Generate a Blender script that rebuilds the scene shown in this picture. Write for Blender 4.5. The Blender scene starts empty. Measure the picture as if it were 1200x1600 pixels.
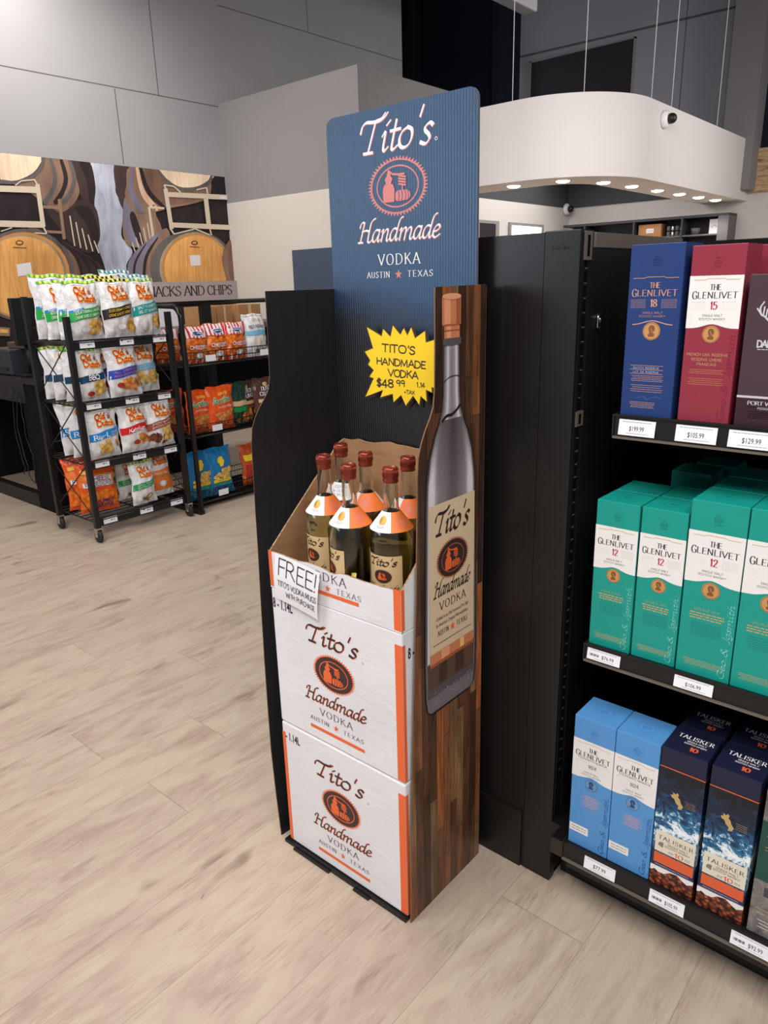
import bpy, bmesh, math, random
from mathutils import Vector, Matrix

# ------------------------------------------------------------------ camera, world, lights
SC = bpy.context.scene
COL = SC.collection
R = math.radians
cam_data = bpy.data.cameras.new('camera')
cam = bpy.data.objects.new('camera', cam_data)
COL.objects.link(cam)
SC.camera = cam
yaw, pitch, roll = R(41.1563), R(17.3197), R(-1.63295)
fw = Vector((-math.sin(yaw) * math.cos(pitch), math.cos(yaw) * math.cos(pitch), -math.sin(pitch)))
r0 = Vector((math.cos(yaw), math.sin(yaw), 0)); u0 = r0.cross(fw)
rt = r0 * math.cos(roll) + u0 * math.sin(roll)
up = -r0 * math.sin(roll) + u0 * math.cos(roll)
m = Matrix.Identity(4)
for i in range(3):
    m[i][0], m[i][1], m[i][2] = rt[i], up[i], -fw[i]
m[0][3], m[1][3], m[2][3] = 0, 0, 1.42
cam.matrix_world = m
cam_data.sensor_fit = 'VERTICAL'; cam_data.sensor_height = 24.0
cam_data.lens = 24.0 * 1136.87 / 1600.0
cam_data.clip_start = 0.02; cam_data.clip_end = 100

world = bpy.data.worlds.new('world'); SC.world = world; world.use_nodes = True
world.node_tree.nodes['Background'].inputs[0].default_value = (0.80, 0.86, 1.0, 1)
world.node_tree.nodes['Background'].inputs[1].default_value = 0.24

def area(name, loc, size, power, target=None, col=(1, .975, .955), sy=None, spread=180):
    l = bpy.data.lights.new(name, 'AREA'); l.shape = 'RECTANGLE'; l.size = size; l.size_y = sy or size
    l.energy = power; l.color = col; l.spread = R(spread)
    o = bpy.data.objects.new(name, l); COL.objects.link(o); o.location = loc
    if target is not None:
        o.rotation_euler = (Vector(target) - Vector(loc)).to_track_quat('-Z', 'Y').to_euler()
    return o
# ceiling light strips of the shop, above and behind the viewer and along the aisle, and added fills
area('light_aisle', (-1.6, -0.6, 4.3), 1.4, 54, (-1.3, 0.6, 0), sy=1.4)
area('light_behind', (0.9, -1.6, 3.9), 1.4, 80, (-0.9, 1.0, 0.8), sy=1.0)
area('light_right', (1.3, 0.2, 3.7), 1.0, 34, (-0.8, 1.2, 0.8), sy=1.0)
area('light_corner', (-5.4, 2.9, 3.9), 1.2, 15, (-6.0, 5.6, 2.3), sy=0.8, spread=100)  # added fill to brighten the front of the corner block
area('light_racks', (-3.2, 1.6, 4.2), 1.6, 66, (-4.0, 2.2, 0), sy=1.6)
area('light_mural', (-5.9, 3.0, 4.6), 0.7, 42, (-6.9, 3.0, 3.0), sy=1.2, spread=130)
area('light_far', (-1.6, 4.4, 3.4), 1.8, 15.5, (-4.2, 7.3, 2.2), sy=1.2, spread=80)
area('light_far_right', (1.2, 8.6, 3.3), 1.8, 24, (-3.4, 9.4, 2.7), sy=1.6, spread=75)  # added fill to brighten the right side of the soffit
# added cool fill, unseen behind the viewer to the left, for header sheen
area('header_sheen_fill', (-5.2, -3.3, 2.3), 3.6, 13, (-1.2, 1.2, 1.2), col=(.86, .93, 1.0), sy=1.7, spread=90)
area('light_inner_room', (-5.0, 9.6, 2.95), 1.6, 40, (-5.0, 9.6, 0), sy=2.4)
area('light_floor_left', (-3.4, -1.2, 4.2), 1.6, 26, (-3.0, 1.0, 0), sy=1.6)
SC.view_settings.view_transform = 'Standard'
SC.view_settings.look = 'None'
SC.view_settings.gamma = 1.0
SC.view_settings.exposure = 0.35
SC.view_settings.use_curve_mapping = False

# ------------------------------------------------------------------ materials
def lin(c):
    return tuple(((v / 255) / 12.92 if v / 255 <= 0.04045 else ((v / 255 + 0.055) / 1.055) ** 2.4) for v in c)
MATS = {}
def mat(name, rgb, rough=0.6, metal=0.0, spec=0.5, emit=0, trans=0, ior=1.45, coat=0):
    if name in MATS: return MATS[name]
    x = bpy.data.materials.new(name); x.use_nodes = True
    b = x.node_tree.nodes['Principled BSDF']
    c = lin(rgb) + (1,)
    b.inputs['Base Color'].default_value = c
    b.inputs['Roughness'].default_value = rough
    b.inputs['Metallic'].default_value = metal
    b.inputs['Specular IOR Level'].default_value = spec
    b.inputs['IOR'].default_value = ior
    b.inputs['Transmission Weight'].default_value = trans
    b.inputs['Coat Weight'].default_value = coat
    if emit:
        b.inputs['Emission Color'].default_value = c
        b.inputs['Emission Strength'].default_value = emit
    # fine procedural variation so that no surface is perfectly flat in tone
    if not emit and not trans:
        nt = x.node_tree; n = nt.nodes.new('ShaderNodeTexNoise'); n.inputs['Scale'].default_value = 9
        n.inputs['Detail'].default_value = 3
        tc = nt.nodes.new('ShaderNodeTexCoord'); nt.links.new(tc.outputs['Object'], n.inputs['Vector'])
        mr = nt.nodes.new('ShaderNodeMapRange'); mr.inputs['To Min'].default_value = rough * 0.88
        mr.inputs['To Max'].default_value = min(1, rough * 1.12)
        nt.links.new(n.outputs['Fac'], mr.inputs['Value']); nt.links.new(mr.outputs['Result'], b.inputs['Roughness'])
    MATS[name] = x
    return x

class NT:
    """small helper to wire node materials"""
    def __init__(s, name, rough=0.6, spec=0.5):
        s.m = bpy.data.materials.new(name); s.m.use_nodes = True; s.t = s.m.node_tree
        s.b = s.t.nodes['Principled BSDF']; s.b.inputs['Roughness'].default_value = rough
        s.b.inputs['Specular IOR Level'].default_value = spec
        MATS[name] = s.m
    def n(s, typ, **kw):
        x = s.t.nodes.new(typ)
        for k, v in kw.items():
            if k in x.inputs: x.inputs[k].default_value = v
            else: setattr(x, k, v)
        return x
    def l(s, a, b): s.t.links.new(a, b)
    def coord(s, scale=(1, 1, 1), rot=(0, 0, 0), loc=(0, 0, 0)):
        tc = s.n('ShaderNodeTexCoord'); mp = s.n('ShaderNodeMapping')
        mp.inputs['Scale'].default_value = scale; mp.inputs['Rotation'].default_value = rot; mp.inputs['Location'].default_value = loc
        s.l(tc.outputs['Object'], mp.inputs['Vector']); return mp.outputs['Vector']
    def noise(s, vec, scale, detail=4, rough=.55, dist=0):
        x = s.n('ShaderNodeTexNoise'); x.inputs['Scale'].default_value = scale; x.inputs['Detail'].default_value = detail
        x.inputs['Roughness'].default_value = rough; x.inputs['Distortion'].default_value = dist
        s.l(vec, x.inputs['Vector']); return x.outputs['Fac']
    def ramp(s, fac, stops, interp='LINEAR'):
        x = s.n('ShaderNodeValToRGB'); cr = x.color_ramp; cr.interpolation = interp
        while len(cr.elements) < len(stops): cr.elements.new(0.5)
        for e, (p, c) in zip(cr.elements, stops):
            e.position = p; e.color = (lin(c) if isinstance(c, tuple) else (c, c, c)) + (1,)
        s.l(fac, x.inputs['Fac']); return x.outputs['Color']
    def math(s, op, a, b=None, c=None):
        x = s.n('ShaderNodeMath', operation=op)
        for i, v in enumerate((a, b, c)):
            if v is None: continue
            if isinstance(v, (int, float)): x.inputs[i].default_value = v
            else: s.l(v, x.inputs[i])
        return x.outputs[0]
    def mix(s, fac, a, b, mode='MIX'):
        x = s.n('ShaderNodeMix', data_type='RGBA', blend_type=mode)
        if isinstance(fac, (int, float)): x.inputs['Factor'].default_value = fac
        else: s.l(fac, x.inputs['Factor'])
        for k, v in ((6, a), (7, b)):
            if isinstance(v, tuple): x.inputs[k].default_value = lin(v) + (1,)
            else: s.l(v, x.inputs[k])
        return x.outputs[2]
    def base(s, c): s.l(c, s.b.inputs['Base Color'])
    def bump(s, h, strength=.2, dist=.01):
        x = s.n('ShaderNodeBump'); x.inputs['Strength'].default_value = strength; x.inputs['Distance'].default_value = dist
        s.l(h, x.inputs['Height']); s.l(x.outputs[0], s.b.inputs['Normal'])

def make_node_mats():
    # vinyl plank floor, boards run along Y, 0.212 wide
    k = NT('floor_planks', .5, .25)
    tc = k.n('ShaderNodeTexCoord'); sp = k.n('ShaderNodeSeparateXYZ'); k.l(tc.outputs['Object'], sp.inputs[0])
    xi = k.math('DIVIDE', k.math('ADD', sp.outputs[0], 2.0 + .212 * 60), .212)
    row = k.math('FLOOR', xi)
    wn = k.n('ShaderNodeTexWhiteNoise', noise_dimensions='1D'); k.l(row, wn.inputs['W'])
    yi = k.math('DIVIDE', k.math('ADD', k.math('ADD', sp.outputs[1], 40.3), k.math('MULTIPLY', wn.outputs['Value'], 1.3)), 1.3)
    cell = k.math('FLOOR', yi)
    cb = k.n('ShaderNodeCombineXYZ'); k.l(row, cb.inputs[0]); k.l(cell, cb.inputs[1])
    w2 = k.n('ShaderNodeTexWhiteNoise', noise_dimensions='2D'); k.l(cb.outputs[0], w2.inputs['Vector'])
    # grain, shifted per board
    sc = k.n('ShaderNodeVectorMath', operation='SCALE'); k.l(cb.outputs[0], sc.inputs[0]); sc.inputs['Scale'].default_value = 3.71
    ad = k.n('ShaderNodeVectorMath', operation='ADD'); k.l(tc.outputs['Object'], ad.inputs[0]); k.l(sc.outputs[0], ad.inputs[1])
    def mp(v, s3):
        q = k.n('ShaderNodeMapping'); q.inputs['Scale'].default_value = s3; k.l(v, q.inputs['Vector']); return q.outputs[0]
    g1 = k.noise(mp(ad.outputs[0], (5.5, 1.3, 1)), 2.0, 6, .62, 1.4)
    g2 = k.noise(mp(ad.outputs[0], (52, 4.2, 1)), 2.6, 7, .74, .7)
    patch = k.noise(mp(ad.outputs[0], (4, 1.6, 1)), 2.3, 2, .5, .6)
    g3 = k.noise(mp(ad.outputs[0], (5.5, 1.9, 1)), 1.5, 3, .5, .3)
    col = k.ramp(g1, [(.28, (158, 139, 122)), (.42, (178, 159, 140)), (.52, (188, 170, 150)), (.62, (194, 177, 155)), (.75, (183, 166, 151))])
    col = k.mix(k.math('MULTIPLY', w2.outputs['Value'], .42), col, (178, 160, 144))
    fine = k.ramp(g2, [(.3, (150, 134, 122)), (.42, (226, 220, 214)), (.56, (255, 255, 255))])
    col = k.mix(k.ramp(patch, [(.36, .14), (.62, .52)]), col, fine, 'MULTIPLY')
    knots = k.ramp(g3, [(.0, (150, 140, 138)), (.26, (178, 168, 164)), (.36, (255, 255, 255))])
    col = k.mix(.8, col, knots, 'MULTIPLY')
    kn = k.noise(mp(ad.outputs[0], (16, 5.0, 1)), 1.9, 2, .5, 1.4)
    dk = k.ramp(kn, [(.0, (96, 88, 84)), (.15, (128, 118, 112)), (.23, (255, 255, 255))])
    col = k.mix(.9, col, dk, 'MULTIPLY')
    fx = k.math('FRACT', xi); fy = k.math('FRACT', yi)
    ex = k.math('MAXIMUM', k.math('LESS_THAN', fx, .008), k.math('GREATER_THAN', fx, .996))
    ey = k.math('LESS_THAN', fy, .0016)
    e = k.math('MAXIMUM', k.math('MULTIPLY', ex, .35), k.math('MULTIPLY', ey, .6))
    col = k.mix(e, col, (110, 98, 88))
    k.base(col)
    k.bump(k.math('SUBTRACT', g2, k.math('MULTIPLY', e, 1.0)), .12, .004)
    k.l(k.ramp(g2, [(.3, .50), (.7, .36)]), k.b.inputs['Roughness'])

    # reclaimed-wood print on the wings (object Y across, Z up)
    def planks(name, wdt, hgt, seed, vert=True):
        k = NT(name, .38, .35)
        tc = k.n('ShaderNodeTexCoord'); sp = k.n('ShaderNodeSeparateXYZ'); k.l(tc.outputs['Object'], sp.inputs[0])
        yi = k.math('DIVIDE', k.math('ADD', sp.outputs[1], 5), wdt); row = k.math('FLOOR', yi)
        wn = k.n('ShaderNodeTexWhiteNoise', noise_dimensions='1D'); k.l(k.math('ADD', row, seed), wn.inputs['W'])
        zi = k.math('DIVIDE', k.math('ADD', sp.outputs[2], k.math('MULTIPLY', wn.outputs['Value'], 3)), hgt); cell = k.math('FLOOR', zi)
        cb = k.n('ShaderNodeCombineXYZ'); k.l(row, cb.inputs[0]); k.l(cell, cb.inputs[1]); cb.inputs[2].default_value = seed
        w2 = k.n('ShaderNodeTexWhiteNoise', noise_dimensions='3D'); k.l(cb.outputs[0], w2.inputs['Vector'])
        c = k.ramp(w2.outputs['Value'], [(0, (112, 74, 54)), (.16, (150, 98, 64)), (.32, (72, 50, 40)), (.46, (188, 114, 70)), (.55, (138, 108, 74)), (.64, (108, 74, 54)), (.76, (196, 112, 68)), (.82, (84, 58, 46)), (.94, (154, 118, 82))], 'CONSTANT')
        v = k.coord((1, 60, 3.5)); g = k.noise(v, 3, 6, .65, .4)
        c = k.mix(.75, c, k.ramp(g, [(.3, (110, 100, 95)), (.6, (255, 250, 240)), (.8, (255, 255, 255))]), 'MULTIPLY')
        v2 = k.coord((1, 9, 2)); g2 = k.noise(v2, 2.5, 3)
        c = k.mix(.55, c, k.ramp(g2, [(.35, (120, 110, 100)), (.6, (255, 255, 255))]), 'MULTIPLY')
        fy = k.math('FRACT', yi); fz = k.math('FRACT', zi)
        e = k.math('MAXIMUM', k.math('LESS_THAN', fy, .05), k.math('LESS_THAN', fz, .008))
        c = k.mix(k.math('MULTIPLY', e, .6), c, (34, 22, 16)); k.base(c)
    planks('wood_print', .0262, .33, 3.0)

    # header print: steel blue fading to black lower down
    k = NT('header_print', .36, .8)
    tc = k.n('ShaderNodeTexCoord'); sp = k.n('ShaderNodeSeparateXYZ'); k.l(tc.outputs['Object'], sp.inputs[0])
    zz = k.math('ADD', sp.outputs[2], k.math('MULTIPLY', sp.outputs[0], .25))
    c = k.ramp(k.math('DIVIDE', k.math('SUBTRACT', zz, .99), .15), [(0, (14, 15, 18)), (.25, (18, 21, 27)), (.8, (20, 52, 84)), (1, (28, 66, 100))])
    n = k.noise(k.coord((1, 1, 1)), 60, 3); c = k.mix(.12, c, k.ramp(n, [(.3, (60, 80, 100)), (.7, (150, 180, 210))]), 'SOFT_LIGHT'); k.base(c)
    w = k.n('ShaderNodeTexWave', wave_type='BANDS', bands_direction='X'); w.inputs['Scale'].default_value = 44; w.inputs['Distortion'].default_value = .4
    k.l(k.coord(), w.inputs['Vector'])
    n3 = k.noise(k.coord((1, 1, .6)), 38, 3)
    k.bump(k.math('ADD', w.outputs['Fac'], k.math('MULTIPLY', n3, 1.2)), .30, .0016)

    k = NT('black_board', .42, .4); k.b.inputs['Base Color'].default_value = lin((17, 16, 18)) + (1,)
    w = k.n('ShaderNodeTexWave', wave_type='BANDS', bands_direction='X'); w.inputs['Scale'].default_value = 26; k.l(k.coord(), w.inputs['Vector'])
    n3 = k.noise(k.coord(), 12, 3); k.bump(k.math('ADD', w.outputs['Fac'], n3), .1, .001)

    for nm, c in (('gap', (176, 178, 190)), ('b1', (46, 35, 34)), ('b2', (66, 50, 47)), ('b3', (120, 88, 72)), ('b4', (134, 104, 86)), ('hoop', (96, 88, 84)), ('hoop2', (158, 138, 116)), ('hoopb', (118, 110, 124)), ('hd1', (236, 204, 174)), ('hd2', (222, 160, 90)), ('hd4', (216, 176, 146)), ('bg', (40, 31, 32))):
        k = NT('mural_' + nm, .5, .3); n = k.noise(k.coord((1, 9 if nm.startswith('hd') else 3, .9)), 3.2, 7, .7, .9); n2 = k.noise(k.coord(), 1.3, 3)
        hi = tuple(min(255, int(v * 1.16 + 6)) for v in c); lo = tuple(int(v * .74) for v in c)
        k.base(k.mix(.5, k.ramp(n, [(.3, lo), (.5, c), (.7, hi)]), k.ramp(n2, [(.35, lo), (.5, c), (.65, hi)])))

    k = NT('kraft', .85, .2)
    n = k.noise(k.coord((1, 1, 4)), 14, 5); k.base(k.ramp(n, [(.3, (150, 112, 78)), (.7, (172, 132, 94))]))
    k = NT('kraft_edge', .9, .2)
    n = k.noise(k.coord(), 200, 2); k.base(k.ramp(n, [(.3, (120, 92, 66)), (.7, (190, 155, 118))]))

    k = NT('carton_white', .42, .4)
    n = k.noise(k.coord(), 5, 4); k.base(k.ramp(n, [(.3, (222, 220, 222)), (.7, (232, 230, 232))]))
    n2 = k.noise(k.coord((1, 1, 2.5)), 7, 4, .6, .5); k.bump(n2, .25, .01)

    k = NT('bag_film_white', .28, .5)
    n2 = k.noise(k.coord((1.4, 1, 1)), 9, 3, .6, 1.2); k.bump(n2, .55, .02)
    k.b.inputs['Base Color'].default_value = lin((226, 224, 224)) + (1,)
    for nm, c in (('bag_film_orange', (226, 84, 22)), ('bag_film_blue', (20, 116, 172)), ('bag_film_brown', (78, 48, 40)), ('bag_film_green', (30, 58, 44)), ('bag_film_rust', (190, 78, 26)), ('bag_film_cheese', (226, 116, 26))):
        k = NT(nm, .3, .5); n2 = k.noise(k.coord((1.4, 1, 1)), 9, 3, .6, 1.2); k.bump(n2, .55, .02)
        if nm == 'bag_film_cheese':
            vo = k.n('ShaderNodeTexVoronoi'); vo.inputs['Scale'].default_value = 38; k.l(k.coord((1, 1, 1.6)), vo.inputs['Vector'])
            k.base(k.ramp(vo.outputs['Distance'], [(.0, (240, 150, 40)), (.5, (224, 104, 22)), (.9, (150, 60, 14))]))
        else: k.b.inputs['Base Color'].default_value = lin(c) + (1,)
    # chip picture print
    for nm, a, b2, c3 in (('chips_print', (236, 206, 120), (214, 170, 84), (160, 110, 50)), ('cheese_print', (244, 156, 48), (232, 110, 24), (170, 70, 14)), ('nacho_print', (232, 170, 92), (208, 130, 60), (150, 70, 24))):
        k = NT(nm, .35, .4); vo = k.n('ShaderNodeTexVoronoi'); vo.inputs['Scale'].default_value = 40; k.l(k.coord(), vo.inputs['Vector'])
        k.base(k.ramp(vo.outputs['Distance'], [(.0, a), (.5, b2), (1, c3)]))
    # whisky artwork: sea and rocks
    k = NT('sea_print', .3, .5)
    v = k.coord(); n1 = k.noise(v, 34, 8, .74, 1.4); sp = k.n('ShaderNodeSeparateXYZ')
    tc = k.n('ShaderNodeTexCoord'); k.l(tc.outputs['Object'], sp.inputs[0])
    foam = k.math('MULTIPLY', k.math('SUBTRACT', 1, k.math('ABSOLUTE', k.math('DIVIDE', k.math('SUBTRACT', sp.outputs[2], .150), .07))), .20)
    f = k.math('ADD', n1, k.math('MAXIMUM', foam, -.16))
    k.base(k.ramp(f, [(.30, (13, 18, 30)), (.47, (20, 36, 60)), (.57, (24, 70, 112)), (.645, (44, 124, 162)), (.68, (214, 226, 234)), (.8, (250, 250, 250))]))
    k = NT('rock_print', .35, .5)
    vo = k.n('ShaderNodeTexVoronoi'); vo.inputs['Scale'].default_value = 110; k.l(k.coord((1, 1, 1.2)), vo.inputs['Vector'])
    n = k.noise(k.coord(), 120, 6, .8, 1.0)
    k.base(k.ramp(k.math('ADD', k.math('MULTIPLY', vo.outputs['Distance'], .7), k.math('MULTIPLY', n, .5)), [(.25, (196, 116, 62)), (.45, (150, 74, 42)), (.62, (96, 42, 30)), (.8, (40, 20, 20))]))
    k = NT('wall_grey', .75, .25)
    n = k.noise(k.coord(), 1.2, 3); k.base(k.ramp(n, [(.3, (150, 147, 147)), (.7, (156, 153, 152))]))
    k = NT('panel_metal', .34, .5); n = k.noise(k.coord((1, 1, .2)), 3, 3)
    k.b.inputs['Base Color'].default_value = lin((20, 19, 19)) + (1,)
    k.l(k.ramp(n, [(.3, .26), (.7, .40)]), k.b.inputs['Roughness'])
    k = NT('wood_light', .6, .3); n = k.noise(k.coord((1, 1, 9)), 3, 6, .7, 1.5)
    k.base(k.ramp(n, [(.3, (120, 84, 52)), (.5, (196, 162, 122)), (.75, (222, 196, 160))]))
    k = NT('castle_print', .35, .4); n = k.noise(k.coord((1, 1, 1)), 26, 6, .7, .6)
    k.base(k.ramp(n, [(.35, (78, 76, 74)), (.55, (128, 124, 120)), (.75, (170, 166, 160))]))
make_node_mats()
# ------------------------------------------------------------------ mesh builder
class MB:
    def __init__(s): s.v = []; s.f = []; s.m = []; s.mats = []; s.sm = []
    def mi(s, mt):
        if isinstance(mt, str): mt = MATS[mt]
        if mt not in s.mats: s.mats.append(mt)
        return s.mats.index(mt)
    def face(s, pts, mt, smooth=False):
        i = len(s.v); s.v.extend([tuple(p) for p in pts]); s.f.append(tuple(range(i, i + len(pts)))); s.m.append(s.mi(mt)); s.sm.append(smooth)
    def mesh(s, vs, fs, mt, smooth=False):
        i = len(s.v); s.v.extend([tuple(p) for p in vs]); k = s.mi(mt)
        for f in fs: s.f.append(tuple(i + a for a in f)); s.m.append(k); s.sm.append(smooth)
    def box(s, x0, x1, y0, y1, z0, z1, mt, mats=None, bev=0):
        vs = [(x0, y0, z0), (x1, y0, z0), (x1, y1, z0), (x0, y1, z0), (x0, y0, z1), (x1, y0, z1), (x1, y1, z1), (x0, y1, z1)]
        fs = dict(bottom=(3, 2, 1, 0), top=(4, 5, 6, 7), front=(0, 1, 5, 4), right=(1, 2, 6, 5), back=(2, 3, 7, 6), left=(3, 0, 4, 7))
        if bev:
            bm = bmesh.new(); bv = [bm.verts.new(v) for v in vs]
            for f in fs.values(): bm.faces.new([bv[i] for i in f])
            bmesh.ops.bevel(bm, geom=bm.edges[:], offset=bev, segments=2, affect='EDGES', profile=.5)
            bm.verts.index_update()
            s.mesh([v.co[:] for v in bm.verts], [[v.index for v in f.verts] for f in bm.faces], mt); bm.free(); return
        for k, f in fs.items():
            s.mesh([vs[i] for i in f], [(0, 1, 2, 3)], (mats or {}).get(k, mt))
    def tube(s, pts, r, mt, n=8, square=False):
        pts = [Vector(p) for p in pts]; rings = []
        for i, p in enumerate(pts):
            a = pts[max(0, i - 1)]; b = pts[min(len(pts) - 1, i + 1)]; d = (b - a).normalized()
            ref = Vector((0, 0, 1)) if abs(d.z) < .9 else Vector((0, 1, 0))
            u = d.cross(ref).normalized(); w = u.cross(d)
            if square: ring = [p + u * (r * sx) + w * (r * sy) for sx, sy in ((1, 1), (-1, 1), (-1, -1), (1, -1))]
            else: ring = [p + u * (r * math.cos(2 * math.pi * k / n)) + w * (r * math.sin(2 * math.pi * k / n)) for k in range(n)]
            rings.append(ring)
        q = len(rings[0]); vs = [v for rg in rings for v in rg]; fs = []
        for i in range(len(rings) - 1):
            for k in range(q): fs.append((i * q + k, i * q + (k + 1) % q, (i + 1) * q + (k + 1) % q, (i + 1) * q + k))
        fs.append(tuple(range(q))[::-1]); fs.append(tuple((len(rings) - 1) * q + k for k in range(q)))
        s.mesh(vs, fs, mt, smooth=not square)
    def lathe(s, prof, mt, n=32, c=(0, 0), caps=True, smooth=True, axis='z', org=(0, 0, 0)):
        vs = []; fs = []
        for r, z in prof:
            for k in range(n):
                a = 2 * math.pi * k / n
                if axis == 'z': vs.append((c[0] + r * math.cos(a), c[1] + r * math.sin(a), z))
                elif axis == 'x': vs.append((org[0] + z, org[1] + r * math.cos(a), org[2] + r * math.sin(a)))
                else: vs.append((org[0] + r * math.cos(a), org[1] + z, org[2] + r * math.sin(a)))
        for i in range(len(prof) - 1):
            for k in range(n): fs.append((i * n + k, i * n + (k + 1) % n, (i + 1) * n + (k + 1) % n, (i + 1) * n + k))
        if caps:
            fs.append(tuple(range(n))[::-1]); fs.append(tuple((len(prof) - 1) * n + k for k in range(n)))
        s.mesh(vs, fs, mt, smooth)
    def prism(s, poly, f0, f1, m0, m1=None, me=None):
        """poly 2D outline, f0/f1 map (u,v) -> front/back point"""
        a = [f0(*p) for p in poly]; b = [f1(*p) for p in poly]; n = len(poly)
        s.face(a, m0); s.face(b[::-1], m1 or m0)
        for i in range(n): s.face([a[i], b[i], b[(i + 1) % n], a[(i + 1) % n]], me or m0)
    def build(s, name, parent=None, loc=None):
        me = bpy.data.meshes.new(name); me.from_pydata(s.v, [], s.f)
        for mt in s.mats: me.materials.append(mt)
        me.polygons.foreach_set('material_index', s.m); me.polygons.foreach_set('use_smooth', s.sm); me.update()
        o = bpy.data.objects.new(name, me); COL.objects.link(o)
        if parent: o.parent = parent
        if loc: o.location = loc
        return o

def tag(o, label, cat, group=None):
    o['label'] = label; o['category'] = cat
    if group: o['group'] = group
    return o
def thing(name, label, cat, loc=(0, 0, 0), group=None, rz=0):
    o = bpy.data.objects.new(name, None); COL.objects.link(o); o.location = loc; o.rotation_euler = (0, 0, rz); o.empty_display_size = .1
    return tag(o, label, cat, group)
def struct(o): o['kind'] = 'structure'; return o
def kids(o): return [c for c in bpy.data.objects if c.parent == o]
def dup(root, loc, rz=None, label=None, group=None):
    r = root.copy(); COL.objects.link(r); r.location = loc
    if rz is not None: r.rotation_euler = (0, 0, rz)
    if label: r['label'] = label
    if group: r['group'] = group
    for ch in kids(root):
        c = ch.copy(); COL.objects.link(c); c.parent = r
        for g in kids(ch):
            d = g.copy(); COL.objects.link(d); d.parent = c
    return r

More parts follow.
